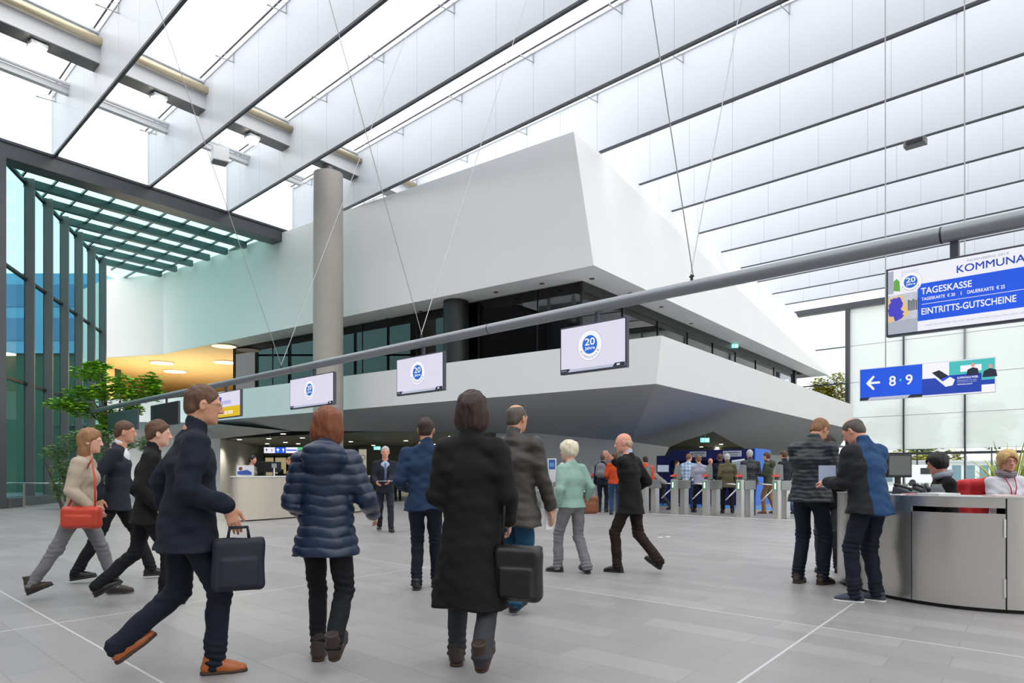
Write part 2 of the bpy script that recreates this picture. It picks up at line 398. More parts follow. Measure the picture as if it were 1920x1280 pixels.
# ------------------------------------------------------------------ annex behind the portal: fins, teal glass, skylight
GX, GY = -0.2864, 0.9581
G0 = Vector((-18.6, 26.4, 0))
def G(s, d, z): return Vector((G0.x + GX * s + GY * d, G0.y + GY * s - GX * d, z))
FS = [0.73 + 2.08 * k for k in range(6)]
AZ = 12.6
for i, s in enumerate(FS):
    o = MB().fbox(G, s - 0.06, s + 0.06, 0.0, 0.34, 0, AZ).build('trim_%d' % (10 + i), FINMET); struct(o)
edges = [-2.2] + FS
for i in range(len(edges) - 1):
    a, b = edges[i], edges[i + 1]
    w = MB().fbox(G, a + 0.06, b - 0.06, 0.02, 0.04, 0, AZ).build('window_%d' % (10 + i), TEALGL); struct(w)
    f = MB()
    for z in (0.3, 4.66, 8.7, 12.4): f.fbox(G, a + 0.06, b - 0.06, -0.01, 0.13, z - 0.05, z + 0.05)
    f.fbox(G, (a + b) / 2 - 0.015, (a + b) / 2 + 0.015, 0.0, 0.03, 0, 0.1)
    f.build('window_frame', BLACK, w)
struct(MB().fbox(G, -2.2, 12, -0.1, 0.5, 0, 0.34).build('baseboard_left', FINMET))
# roof of the annex
RIB = mat('roof_steel_teal_lit', rgb(66, 92, 92), 0.4, 0.3)  # grey steel, with the teal light under the glass put into its colour
ribs = MB()
def uv(p): return p.x * UX + p.y * UY, -p.x * UY + p.y * UX
for i, s in enumerate([-1.3] + FS):
    u0, v0 = uv(G(s, 0, 0))
    ribs.fbox(U, u0, 19.75, v0 - 0.13, v0 + 0.13, AZ - 0.30, AZ)
struct(ribs.build('trim_20', RIB))
bars = MB()
for k in range(0, 30):
    n0 = 3.0 + 1.05 * k
    # clipped to the annex footprint by v range
    for (va, vb) in ((29.3, 44.5),):
        sa = (va + 0.1267 * n0) / 0.9919; sb = (vb + 0.1267 * n0) / 0.9919
        pts = []
        for q in range(61):
            ss = sa + (sb - sa) * q / 60; P = N(n0, ss, 0); uu, vv = uv(P)
            # right of the annex glass line and in front of the gallery wall
            side = (P.x - G0.x) * GY + (P.y - G0.y) * (-GX)
            pts.append(side > 0.0 and uu < 20.0)
        idx = [q for q in range(61) if pts[q]]
        if len(idx) > 1:
            s_a = sa + (sb - sa) * idx[0] / 60; s_b = sa + (sb - sa) * idx[-1] / 60
            bars.fbox(N, n0 - 0.03, n0 + 0.03, s_a, s_b, AZ - 0.08, AZ + 0.02)
struct(bars.build('trim_21', RIB))
sk = [G(-2.2, 0, AZ + 0.04), G(14, 0, AZ + 0.04), U(20.1, 44.5, AZ + 0.04), U(20.1, WV + 0.6, AZ + 0.04), U(8.5, WV + 0.6, AZ + 0.04)]
struct(MB().poly(sk).build('window_20', glass_mat('skylight_glass', rgb(176, 220, 214), 0.01)))

# ------------------------------------------------------------------ gallery block
BU = 19.84
bot = [U(BU, 11.62, 7.98), U(BU + 0.1, 39.8, 7.98), U(18.46, 44.0, 7.98), U(19.0, 52, 7.98), U(58, 52, 7.98), U(52, 11.75, 7.98)]
top = [U(BU, 12.38, 12.55), U(BU + 0.1, 39.8, 12.55), U(18.46, 44.0, 12.55), U(19.0, 52, 12.55), U(58, 52, 12.55), U(52, 13.9, 12.55)]
m = MB(); nn = len(bot); m.add(bot + top, [tuple(range(nn, 2 * nn))] + [(i, (i + 1) % nn, nn + (i + 1) % nn, nn + i) for i in range(nn)])
# soffit as a band around the glazing, the rest of the underside is the gallery ceiling
m.poly([U(BU, 11.62, 7.98), U(52, 11.75, 7.98), U(52, 12.9, 7.98), U(21.2, 12.9, 7.98)]).poly([U(BU, 11.62, 7.98), U(21.2, 12.9, 7.98), U(21.2, 34.6, 7.98), U(BU + 0.08, 34.6, 7.98)])
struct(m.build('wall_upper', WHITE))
dm = MB()
for px, py in ((727, 597), (788, 583), (857, 571), (930, 547), (1016, 531), (1110, 522), (1182, 549), (1240, 575), (1296, 606)):
    c = at(px, py, (7.98 - CAMH) * FPX / (887 - py)); dm.disc((c.x, c.y, 7.955), (0, 0, 1), 0.09, 14, 0.02, up=(0, 1, 0))
struct(dm.build('trim_30', FINMET))
# gallery ceiling, cream part on the left, black above the glazed room
struct(MB().poly([U(BU + 0.08, 34.6, 7.975), U(BU + 0.1, 39.8, 7.975), U(18.5, 44.0, 7.975), U(19, 78, 7.975), U(44, 78, 7.975), U(44, 34.6, 7.975)]).build('ceiling_gallery', CREAM))
struct(MB().poly([U(21.2, 12.9, 7.95), U(50, 12.9, 7.95), U(50, 34.6, 7.95), U(21.2, 34.6, 7.95)]).build('ceiling_glazed_room', DARK))
struct(MB().fbox(U, 34, 34.3, 34.8, 78, 4.2, 7.97).build('wall_gallery_back', CREAM))
struct(MB().poly([U(18.5, 43.9, 4.2), U(34, 70, 4.2), U(34, 70, 7.97), U(18.5, 43.9, 7.97)]).build('wall_gallery_side', CREAM))
DISC = mat('round_lamp_glow', (1.0, 0.90, 0.68), 0.5, emit=3.2)
for i, (px, py, rr) in enumerate(((303, 681, 0.66), (328, 697, 0.70), (422, 680, 0.64), (420, 650, 0.62))):
    Y = (7.9 - CAMH) * FPX / (887 - py); c = at(px, py, Y)
    lab = ['upper one of the left pair', 'lower one of the left pair', 'beside the dark glass, lower one', 'pale one just under the white wall'][i]
    t = thing('round_ceiling_lamp', 'flush round lamp in the cream gallery ceiling, ' + lab, 'ceiling lamp', (c.x, c.y, 7.97), 0, 'round lamps in the cream ceiling')
    MB().lathe((0, 0, -0.05), [(rr + 0.03, 0), (rr + 0.03, 0.05)], 40).build('rim', CREAM, t, True)
    MB().lathe((0, 0, -0.065), [(rr, 0), (rr, 0.02)], 40).build('diffuser', DISC if i < 3 else mat('off_lamp_faint_glow', rgb(250, 236, 215), 0.4, emit=0.9), t)  # fourth lamp is off; a faint glow is put into its diffuser
    if i < 3:
        ld = bpy.data.lights.new('round_lamp', 'AREA'); ld.shape = 'DISK'; ld.size = rr * 2; ld.energy = 170; ld.color = (1, 0.86, 0.6)
        lo = bpy.data.objects.new('lamp_light', ld); COL.objects.link(lo); lo.parent = t; lo.location = (0, 0, -0.09)
# balcony parapet: outer face slightly leaning, with thickness
def par(pairs, name):
    outer_b = [U(u, v, 3.96) for (u, v, _, _) in pairs]; outer_t = [U(u2, v2, 5.42) for (_, _, u2, v2) in pairs]
    return outer_b, outer_t
ob = [U(17.3, 42.6, 3.96), U(BU + 0.1, 39.8, 3.96), U(BU, 9.42, 3.96), U(47.4, 9.42, 3.96)]
ot = [U(17.3, 42.6, 5.42), U(BU + 0.1, 39.8, 5.42), U(BU, 9.24, 5.42), U(47.4, 9.24, 5.42)]
it = [U(17.9, 42.9, 5.42), U(BU + 0.6, 40.0, 5.42), U(BU + 0.5, 9.74, 5.42), U(47.4, 9.74, 5.42)]
ib = [U(17.9, 42.9, 4.2), U(BU + 0.6, 40.0, 4.2), U(BU + 0.5, 9.74, 4.2), U(47.4, 9.74, 4.2)]
m = MB()
for i in range(3):
    m.poly([ob[i], ob[i + 1], ot[i + 1], ot[i]]).poly([ot[i], ot[i + 1], it[i + 1], it[i]]).poly([it[i], it[i + 1], ib[i + 1], ib[i]])
m.poly([ob[3], ot[3], it[3], ib[3]])
# gallery floor slab top
m.poly([U(BU + 0.5, 9.74, 4.2), U(50, 9.74, 4.2), U(50, 78, 4.2), U(18.2, 78, 4.2), U(17.9, 42.9, 4.2), U(BU + 0.6, 40, 4.2)])
struct(m.build('wall_balcony', WHITE))
# sloping undersides
V = at(1183, 828, 30)
def ray_plane(px, py, a, b, c):
    a = Vector(a); n = (Vector(b) - a).cross(Vector(c) - a); d = at(px, py, 1.0) - Vector((0, 0, CAMH)); o = Vector((0, 0, CAMH))
    return o + d * ((a - o).dot(n) / d.dot(n))
LZ = 3.3
def lz(px, py): return at(px, py, (LZ - CAMH) * FPX / (887 - py))
lb = [U(BU, 9.42, 3.96), U(BU, 15.5, 3.96), U(BU, 22.0, 3.96), U(BU + 0.05, 29.0, 3.96), U(BU + 0.1, 36.0, 3.96)]
A1, A2, A3 = [ray_plane(px, py, lb[0], lb[2], V) for px, py in ((1002, 812), (740, 808), (544, 808))]
A4 = at(380, 792, 34.5)
m = MB()
m.poly([lb[0], V, A1, lb[1]]).poly([lb[1], A1, A2, lb[2]]).poly([lb[2], A2, A3, lb[3]]).poly([lb[3], A3, A4, lb[4]])
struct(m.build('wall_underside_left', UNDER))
rb = [U(BU, 9.42, 3.96), U(26, 9.42, 3.96), U(33, 9.42, 3.96), U(39, 9.42, 3.96), U(47.4, 9.42, 3.96)]
Q1, Q2, Q3, Q4, Q5 = [ray_plane(px, py, rb[0], rb[4], V) for px, py in ((1255, 838), (1280, 827), (1337, 809), (1413, 850), (1560, 860))]
m = MB()
m.poly([rb[0], rb[1], Q1, V]).poly([rb[1], Q2, Q1]).poly([rb[1], rb[2], Q3, Q2]).poly([rb[2], rb[3], Q4, Q3]).poly([rb[3], rb[4], Q5, Q4])
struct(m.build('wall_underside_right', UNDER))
print('QS', V, A1, A2, A3, Q1, Q2, Q3, Q4, Q5)
# core walls below
def down(p, dx=0): return Vector((p.x + dx, p.y, 0))
A0 = ray_plane(930, 812, lb[0], lb[2], V)
Q1f = at(1207, 940, CAMH * FPX / (940 - 887))
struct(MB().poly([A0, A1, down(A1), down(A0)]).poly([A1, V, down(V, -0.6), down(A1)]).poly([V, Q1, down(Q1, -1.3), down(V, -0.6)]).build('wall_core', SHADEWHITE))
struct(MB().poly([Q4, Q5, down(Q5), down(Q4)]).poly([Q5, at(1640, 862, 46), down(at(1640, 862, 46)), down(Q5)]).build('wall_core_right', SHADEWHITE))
# lobby
F1 = lz(413, 822); F2 = lz(485, 838)
struct(MB().poly([U(23.6, 11.9, LZ), U(62, 11.9, LZ), U(62, 60, LZ), U(23.6, 60, LZ)]).build('ceiling_lobby', LOBBYC))
struct(MB().poly([(-24, 56, 0), (22, 56, 0), (22, 56, LZ + 0.3), (-24, 56, LZ + 0.3)]).build('wall_lobby_back', LOBBYW))
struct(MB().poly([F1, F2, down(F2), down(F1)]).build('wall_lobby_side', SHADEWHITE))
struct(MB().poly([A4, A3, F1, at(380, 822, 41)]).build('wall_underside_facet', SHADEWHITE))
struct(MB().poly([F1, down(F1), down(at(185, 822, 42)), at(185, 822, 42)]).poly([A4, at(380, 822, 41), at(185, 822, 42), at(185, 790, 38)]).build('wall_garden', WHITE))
DL = mat('downlight_glow', (1.0, 0.93, 0.72), 0.5, emit=9)
spots = [(449, 823), (504, 821.5), (531, 812.5), (567, 820), (501, 831), (535, 828.5), (559, 831), (658, 827), (761, 825.5), (600, 816), (845, 817), (880, 829), (815, 832), (700, 834), (1352, 832), (1315, 837), (1345, 838)]
for i, (px, py) in enumerate(spots):
    c = lz(px, py)
    t = thing('downlight', 'small round downlight glowing in the low ceiling above the dark blue booth' if px > 1300 else 'small round downlight glowing in the low grey lobby ceiling, left half', 'downlight', (c.x, c.y, LZ), 0, 'downlights in the lobby ceiling')
    MB().lathe((0, 0, -0.02), [(0.17, 0), (0.17, 0.02)], 16).build('rim', FINMET, t)
    MB().lathe((0, 0, -0.03), [(0.13, 0), (0.13, 0.01)], 16).build('lens', DL, t)
    if i % 2 == 0:
        ld = bpy.data.lights.new('downlight_lamp', 'SPOT'); ld.energy = 300; ld.spot_size = 2.4; ld.spot_blend = 0.6; ld.color = (1, 0.9, 0.72); ld.shadow_soft_size = 0.12
        lo = bpy.data.objects.new('lamp_light', ld); COL.objects.link(lo); lo.parent = t; lo.location = (0, 0, -0.06)
# a small pale lamp in the right-hand underside
# ------------------------------------------------------------------ glazing of the upper room
GU, GV = 21.2, 12.9
w = struct(MB().fbox(U, GU, GU + 0.02, GV, 34.6, 4.2, 7.95).build('window_30', SMOKED))
f = MB()
for v0 in (34.6, 31.2, 27.8, 24.4, 21.0, 17.6, 14.8): f.fbox(U, GU - 0.03, GU + 0.05, v0 - 0.012, v0 + 0.012, 4.2, 7.95)
f.build('window_frame', BLACK, w)
w = struct(MB().fbox(U, GU, 47.2, GV, GV + 0.02, 4.2, 7.95).build('window_31', SMOKED))
f = MB()
for u0 in (21.2, 24.2, 27.3, 30.4, 33.5, 36.7, 40.0, 43.4, 47.2): f.fbox(U, u0 - 0.02, u0 + 0.02, GV - 0.04, GV + 0.06, 4.2, 7.95)
f.fbox(U, GU, 47.2, GV - 0.05, GV + 0.08, 7.62, 7.95)
f.build('window_frame', BLACK, w)
for i, (uu, lab) in enumerate(((36.7, 'middle'), (43.0, 'rear'), (48.6, 'last'))):
    t = tag(MB().fbox(U, uu - 0.18, uu + 0.18, GV + 0.1, GV + 0.5, 4.24, 7.94).build('dark_post', DKMETAL), ['dark post behind the ribbon glazing on the right face, nearest', 'dark post behind the ribbon glazing, second towards the far wall', 'dark post at the far end of the ribbon glazing'][i], 'post', 'dark posts behind the ribbon glazing')
for i, (px, Yc, rr) in enumerate(((855, 27.6, 0.5), (1053, 27.2, 0.55))):
    c = at(px, 600, Yc)
    tag(MB().lathe((c.x, c.y, 4.2), [(rr, 0), (rr, 3.75)], 28).build('black_column', BLACK, None, 'auto'), ['thick black round column behind the dark glass, left of the screen with seal', 'thick black round column behind the glass above the large hanging screen'][i], 'column', 'black columns in the glazed room')
# back of the glazed room: dark wall with tall windows to the sky
m = MB(); BV = 31.0
m.fbox(U, BV, BV + 0.2, GV + 6.5, 34.6, 4.2, 4.35).fbox(U, BV, BV + 0.2, GV + 6.5, 34.6, 6.55, 7.95).fbox(U, BV - 0.1, BV, 30.6, 34.6, 4.2, 7.95)
vv = 34.6
while vv > GV + 7:
    m.fbox(U, BV - 0.05, BV + 0.25, vv - 0.32, vv + 0.05, 4.2, 7.95); vv -= 2.1
m.fbox(U, GU, BV, 34.6, 34.8, 4.2, 7.95)
struct(m.build('wall_room_back', DARK))
struct(MB().fbox(U, BV + 0.05, BV + 0.07, GV + 6.5, 34.6, 4.35, 6.6).build('window_32', glass_mat('blue_tinted_glass', rgb(178, 216, 236), 0.03)))
struct(MB().poly([U(21.3, 13.0, 4.22), U(47, 13.0, 4.22), U(47, 34.6, 4.22), U(21.3, 34.6, 4.22)]).build('floor_glazed_room', mat('dark_carpet', rgb(70, 72, 76), 0.9)))
# exit signs
SIGNT = mat('exit_sign_teal', rgb(110, 225, 215), 0.4, emit=1.1)
SIGNW = mat('sign_white_glow', (1, 1, 1), 0.4, emit=1.4)
def exit_sign(p, w, lab, top, rz=0.0):
    t = thing('exit_sign', lab, 'exit sign', p, rz, 'lit emergency exit signs')
    MB().box(-w / 2, w / 2, 0, 0.05, 0, w / 2).build('sign_box', SIGNT, t)
    q = MB()      # running figure and arrow towards the door
    x = -w * 0.22; z = w * 0.25; h = w * 0.17
    q.disc((x + w * 0.03, -0.002, z + h * 0.85), (0, -1, 0), w * 0.035, 10, 0.003)
    q.poly([(x - w * .04, -.004, z + h * .5), (x + w * .05, -.004, z + h * .5), (x + w * .02, -.004, z - h * .1), (x - w * .05, -.004, z - h * .1)])
    q.poly([(x - w * .05, -.004, z - h * .1), (x, -.004, z - h * .1), (x - w * .1, -.004, z - h), (x - w * .14, -.004, z - h)])
    q.poly([(x, -.004, z), (x + w * .03, -.004, z - h * .1), (x + w * .1, -.004, z - h), (x + w * .06, -.004, z - h)])
    q.poly([(w * .08, -.004, z - h), (w * .36, -.004, z - h), (w * .36, -.004, z + h), (w * .08, -.004, z + h)])
    q.build('pictogram', SIGNW, t)
    MB().box(-0.01, 0.01, 0.02, 0.04, w / 2, top - p.z).build('hanger', WIRE, t)
exit_sign(at(707, 843, 44), 0.42, 'small teal exit sign on the dark lobby ceiling, left of the walking man in suit', LZ)
exit_sign(at(1322, 829, 33), 0.42, 'small teal exit sign above the dark blue booth', LZ)
exit_sign(at(1062, 566, 30), 0.35, 'exit sign glowing behind the dark upper glazing above the grey pipe', 7.95)
exit_sign(at(1377, 652, 36.5), 0.42, 'exit sign behind the ribbon glazing on the right face', 7.95)

# ------------------------------------------------------------------ concrete column
c = Vector((-7.52, 28.75, 0))
t = thing('concrete_column', 'tall round concrete column in front of the white gallery block', 'column', c)
MB().lathe((0, 0, 0), [(0.60, 0), (0.60, 8), (0.585, 13.45)], 64).build('shaft', CONCRETE, t, 'auto')
MB().lathe((0, 0, 13.45), [(0.3, 0), (0.22, 0.12), (0.22, 0.3)], 24).build('steel_bearing', FINMET, t, 'auto')

# ------------------------------------------------------------------ far glass wall with blinds
def FW(s, n, z): return N(FARN + n, s, z)
far = MB()
sL = s_vis(FARN, 1590); sR = S_END
struct(MB().fbox(FW, sR, sL + 5.5, -0.15, 0.35, 12.45, BZ + 0.22).build('trim_40', DKMETAL))
struct(MB().fbox(FW, sR, sL + 6, 0.0, 0.05, BZ + 0.3, HZ).build('window_40', BLIND))
mull = [s_vis(FARN, p) for p in (1694, 1809)]
step = mull[0] - mull[1]
ms = [mull[0] + step * k for k in range(-9, 1)]
struct(MB().fbox(FW, sL - 0.12, sL + 0.12, -0.2, 0.25, 0, 12.4).build('trim_41', DKMETAL))
k = 0
allb = sorted(ms + [sL])
for a, b in zip(allb[:-1], allb[1:]):
    w = struct(MB().fbox(FW, a + 0.03, b - 0.03, 0.22, 0.24, 0, 12.4).build('window_%d' % (41 + k), CLEAR)); k += 1
    MB().fbox(FW, a - 0.045, a + 0.045, -0.02, 0.25, 0, 12.4).build('window_frame', DKMETAL, w)
    bl = MB().fbox(FW, a + 0.05, b - 0.05, 0.05, 0.056, 2.78, 12.4).build('blind', BLIND, w)
    q = MB()
    for z in (2.78, 5.0, 7.4, 9.9): q.fbox(FW, a + 0.05, b - 0.05, 0.03, 0.065, z - 0.012, z + 0.012)
    q.build('blind_batten', SEAM, w)
    q = MB().fbox(FW, a, b, -0.02, 0.26, 2.42, 2.58); q.fbox(FW, (a + b) / 2 - 0.05, (a + b) / 2 + 0.05, 0.0, 0.24, 0, 2.42); q.build('door_frame', DKMETAL, w)
w = struct(MB().fbox(FW, sL + 0.12, sL + 5.5, 0.1, 0.12, 0, 12.4).build('window_60', CLEAR))
f = MB()
for z in (5.0, 7.4, 9.9): f.fbox(FW, sL + 0.12, sL + 5.5, 0.02, 0.12, z - 0.04, z + 0.04)
f.build('window_frame', DKMETAL, w)
# unseen right and rear walls closing the hall, put in to shape its light
struct(MB().fbox(N, -9, FARN, S_END - 0.1, S_END, 0, HZ).build('wall_right', BLIND))
struct(MB().fbox(N, -9.1, -9, S_END, 32, 0, HZ).build('wall_rear', mat('rear_wall_grey', rgb(172, 172, 174), 0.7)))

# ================================================================== bodies: signed distance fields turned into meshes
class SDF:
    def __init__(s, lo, hi, h):
        s.h = h; s.lo = np.array(lo, float); s.n = np.maximum(4, np.ceil((np.array(hi, float) - s.lo) / h).astype(int) + 1)
        s.F = np.full(tuple(s.n), 9.0, np.float32)
    def sub(s, lo, hi):
        a = np.clip(np.floor((np.array(lo) - s.lo) / s.h).astype(int), 0, s.n - 1); b = np.clip(np.ceil((np.array(hi) - s.lo) / s.h).astype(int) + 1, 1, s.n)
        if (b <= a).any(): return None
        sl = tuple(slice(x, y) for x, y in zip(a, b))
        X = [np.arange(x, y, dtype=np.float32) * s.h + l for x, y, l in zip(a, b, s.lo)]
        return sl, X[0][:, None, None], X[1][None, :, None], X[2][None, None, :]
    def put(s, sl, d, k, mode='add'):
        A = s.F[sl]
        if mode == 'add':
            if k > 0:
                hh = np.maximum(k - np.abs(A - d), 0) / k
                s.F[sl] = np.minimum(A, d) - hh * hh * k * 0.25
            else: s.F[sl] = np.minimum(A, d)
        else:
            if k > 0:
                hh = np.maximum(k - np.abs(A + d), 0) / k
                s.F[sl] = np.maximum(A, -d) + hh * hh * k * 0.25
            else: s.F[sl] = np.maximum(A, -d)
    def cone(s, a, b, ra, rb, k=0.02, wdir=None, ratio=1.0, mode='add'):
        a = np.array(a, float); b = np.array(b, float); m = (max(ra, rb) * max(1, ratio)) + k + 2 * s.h
        g = s.sub(np.minimum(a, b) - m, np.maximum(a, b) + m)
        if g is None: return s
        sl, X, Y, Z = g
        d = b - a; L2 = max(float(d @ d), 1e-9)
        px, py, pz = X - a[0], Y - a[1], Z - a[2]
        t = np.clip((px * d[0] + py * d[1] + pz * d[2]) / L2, 0, 1)
        qx, qy, qz = px - t * d[0], py - t * d[1], pz - t * d[2]
        if wdir is not None:
            w = np.array(wdir, float); w /= np.linalg.norm(w)
            c = (qx * w[0] + qy * w[1] + qz * w[2]) * (1 - 1 / ratio)
            qx, qy, qz = qx - w[0] * c, qy - w[1] * c, qz - w[2] * c
        s.put(sl, np.sqrt(qx * qx + qy * qy + qz * qz) - (ra + (rb - ra) * t), k, mode); return s
    def ell(s, c, r, k=0.02, R=None, mode='add'):
        c = np.array(c, float); r = np.array(r, float); m = r.max() + k + 2 * s.h
        g = s.sub(c - m, c + m)
        if g is None: return s
        sl, X, Y, Z = g; px, py, pz = X - c[0], Y - c[1], Z - c[2]
        if R is not None:
            px, py, pz = (px * R[0][0] + py * R[1][0] + pz * R[2][0], px * R[0][1] + py * R[1][1] + pz * R[2][1], px * R[0][2] + py * R[1][2] + pz * R[2][2])
        k0 = np.sqrt((px / r[0]) ** 2 + (py / r[1]) ** 2 + (pz / r[2]) ** 2); k1 = np.sqrt((px / r[0] ** 2) ** 2 + (py / r[1] ** 2) ** 2 + (pz / r[2] ** 2) ** 2)
        s.put(sl, k0 * (k0 - 1) / np.maximum(k1, 1e-6), k, mode); return s
    def rbox(s, c, hf, r, k=0.02, R=None):
        c = np.array(c, float); hf = np.array(hf, float); m = float(np.linalg.norm(hf)) + k + 2 * s.h
        g = s.sub(c - m, c + m)
        if g is None: return s
        sl, X, Y, Z = g; px, py, pz = X - c[0], Y - c[1], Z - c[2]
        if R is not None:
            px, py, pz = (px * R[0][0] + py * R[1][0] + pz * R[2][0], px * R[0][1] + py * R[1][1] + pz * R[2][1], px * R[0][2] + py * R[1][2] + pz * R[2][2])
        qx, qy, qz = np.abs(px) - hf[0] + r, np.abs(py) - hf[1] + r, np.abs(pz) - hf[2] + r
        d = np.sqrt(np.maximum(qx, 0) ** 2 + np.maximum(qy, 0) ** 2 + np.maximum(qz, 0) ** 2) + np.minimum(np.maximum(qx, np.maximum(qy, qz)), 0) - r
        s.put(sl, d, k); return s
    def plane(s, p, n):           # keep the side opposite n
        p = np.array(p, float); n = np.array(n, float); n /= np.linalg.norm(n)
        X = [np.arange(q, dtype=np.float32) * s.h + l for q, l in zip(s.n, s.lo)]
        d = (X[0][:, None, None] - p[0]) * n[0] + (X[1][None, :, None] - p[1]) * n[1] + (X[2][None, None, :] - p[2]) * n[2]
        s.F = np.maximum(s.F, d); return s
    def disp(s, fn):              # add fn(x, y, z) near the surface
        ix = np.argwhere(np.abs(s.F) < 0.05)
        P = ix * s.h + s.lo
        s.F[ix[:, 0], ix[:, 1], ix[:, 2]] += fn(P[:, 0], P[:, 1], P[:, 2]).astype(np.float32); return s
    def mesh(s):
        F = s.F; F[0] = F[-1] = 9; F[:, 0] = F[:, -1] = 9; F[:, :, 0] = F[:, :, -1] = 9
        ins = F < 0
        c = ins[:-1, :-1, :-1].astype(np.int8)
        for dx, dy, dz in [(1, 0, 0), (0, 1, 0), (1, 1, 0), (0, 0, 1), (1, 0, 1), (0, 1, 1), (1, 1, 1)]:
            c = c + ins[dx:dx + F.shape[0] - 1, dy:dy + F.shape[1] - 1, dz:dz + F.shape[2] - 1]
        I = np.argwhere((c > 0) & (c < 8))
        if len(I) == 0: return np.zeros((0, 3)), np.zeros((0, 4), int)
        off = np.array([(i, j, k) for k in (0, 1) for j in (0, 1) for i in (0, 1)])
        val = [F[I[:, 0] + o[0], I[:, 1] + o[1], I[:, 2] + o[2]] for o in off]
        acc = np.zeros((len(I), 3)); cnt = np.zeros(len(I))
        for a in range(8):
            for b in range(a + 1, 8):
                if np.abs(off[a] - off[b]).sum() != 1: continue
                m = (val[a] < 0) != (val[b] < 0)
                t = np.where(m, val[a] / np.where(m, val[a] - val[b], 1), 0)
                acc += np.where(m, 1, 0)[:, None] * (off[a] + t[:, None] * (off[b] - off[a])); cnt += m
        V_ = (I + acc / cnt[:, None]) * s.h + s.lo
        idx = np.full(c.shape, -1, np.int32); idx[I[:, 0], I[:, 1], I[:, 2]] = np.arange(len(I))
        Q = []
        for ax in range(3):
            A = np.moveaxis(ins, ax, 0); ch = A[:-1] != A[1:]; ch[:, 0, :] = ch[:, -1, :] = False; ch[:, :, 0] = ch[:, :, -1] = False
            J = np.argwhere(ch); fl = A[J[:, 0], J[:, 1], J[:, 2]]
            D = np.moveaxis(idx, ax, 0)
            q = np.stack([D[J[:, 0], J[:, 1] - 1, J[:, 2] - 1], D[J[:, 0], J[:, 1], J[:, 2] - 1], D[J[:, 0], J[:, 1], J[:, 2]], D[J[:, 0], J[:, 1] - 1, J[:, 2]]], 1)
            if ax == 1: fl = ~fl
            q[~fl] = q[~fl][:, ::-1]
            Q.append(q)
        return V_, np.concatenate(Q)
def mesh_obj(name, parts, mats, parent):
    """parts: list of (V, Q, material index)"""
    vs = []; qs = []; mi = []; o = 0
    for V_, Q, i in parts:
        vs.append(V_); qs.append(Q + o); mi += [i] * len(Q); o += len(V_)
    V_ = np.concatenate(vs); Q = np.concatenate(qs)
    me = bpy.data.meshes.new(name); me.vertices.add(len(V_)); me.vertices.foreach_set('co', V_.astype(np.float32).ravel())
    me.loops.add(Q.size); me.loops.foreach_set('vertex_index', Q.ravel().astype(np.int32))
    me.polygons.add(len(Q)); me.polygons.foreach_set('loop_start', np.arange(0, Q.size, 4, dtype=np.int32))
    me.polygons.foreach_set('material_index', np.array(mi, np.int32)); me.polygons.foreach_set('use_smooth', np.ones(len(Q), bool))
    for m in (mats if isinstance(mats, list) else [mats]): me.materials.append(m)
    me.update(calc_edges=True)
    ob = bpy.data.objects.new(name, me); COL.objects.link(ob); ob.parent = parent
    return ob
def wob(seed, amp, fr, ax=(1, 1, 1)):
    """gentle folds: sum of plane waves"""
    r = np.random.RandomState(seed); W = []
    for i in range(7):
        d = r.normal(size=3) * np.array(ax); d /= np.linalg.norm(d); W.append((d * fr * r.uniform(0.6, 1.6), r.uniform(0, 6.28), r.uniform(0.5, 1)))
    def f(x, y, z):
        t = 0
        for d, p, a in W: t = t + a * np.sin(d[0] * x + d[1] * y + d[2] * z + p)
        return amp * t / 3.0
    return f
def ik(a, t, l1, l2, pole):
    a = np.array(a, float); t = np.array(t, float); d = t - a; L = np.linalg.norm(d); L = max(L, 1e-6)
    if L > (l1 + l2) * 0.999: t = a + d / L * (l1 + l2) * 0.999; L = (l1 + l2) * 0.999
    d = (t - a) / L; x = (l1 * l1 - l2 * l2 + L * L) / (2 * L); y = math.sqrt(max(l1 * l1 - x * x, 0))
    p = np.array(pole, float); p = p - d * (p @ d); p /= max(np.linalg.norm(p), 1e-6)
    return a + d * x + p * y, t
def rotz(a): c, s = math.cos(a), math.sin(a); return np.array([[c, -s, 0], [s, c, 0], [0, 0, 1]])
def rotx(a): c, s = math.cos(a), math.sin(a); return np.array([[1, 0, 0], [0, c, -s], [0, s, c]])
def roty(a): c, s = math.cos(a), math.sin(a); return np.array([[c, 0, s], [0, 1, 0], [-s, 0, c]])
SKIN = {}
def skin(name, r, g, b): return mat('skin_' + name, rgb(r, g, b), 0.5, bump=0.03, bscale=200, var=0.05, vscale=30, spec=0.4)

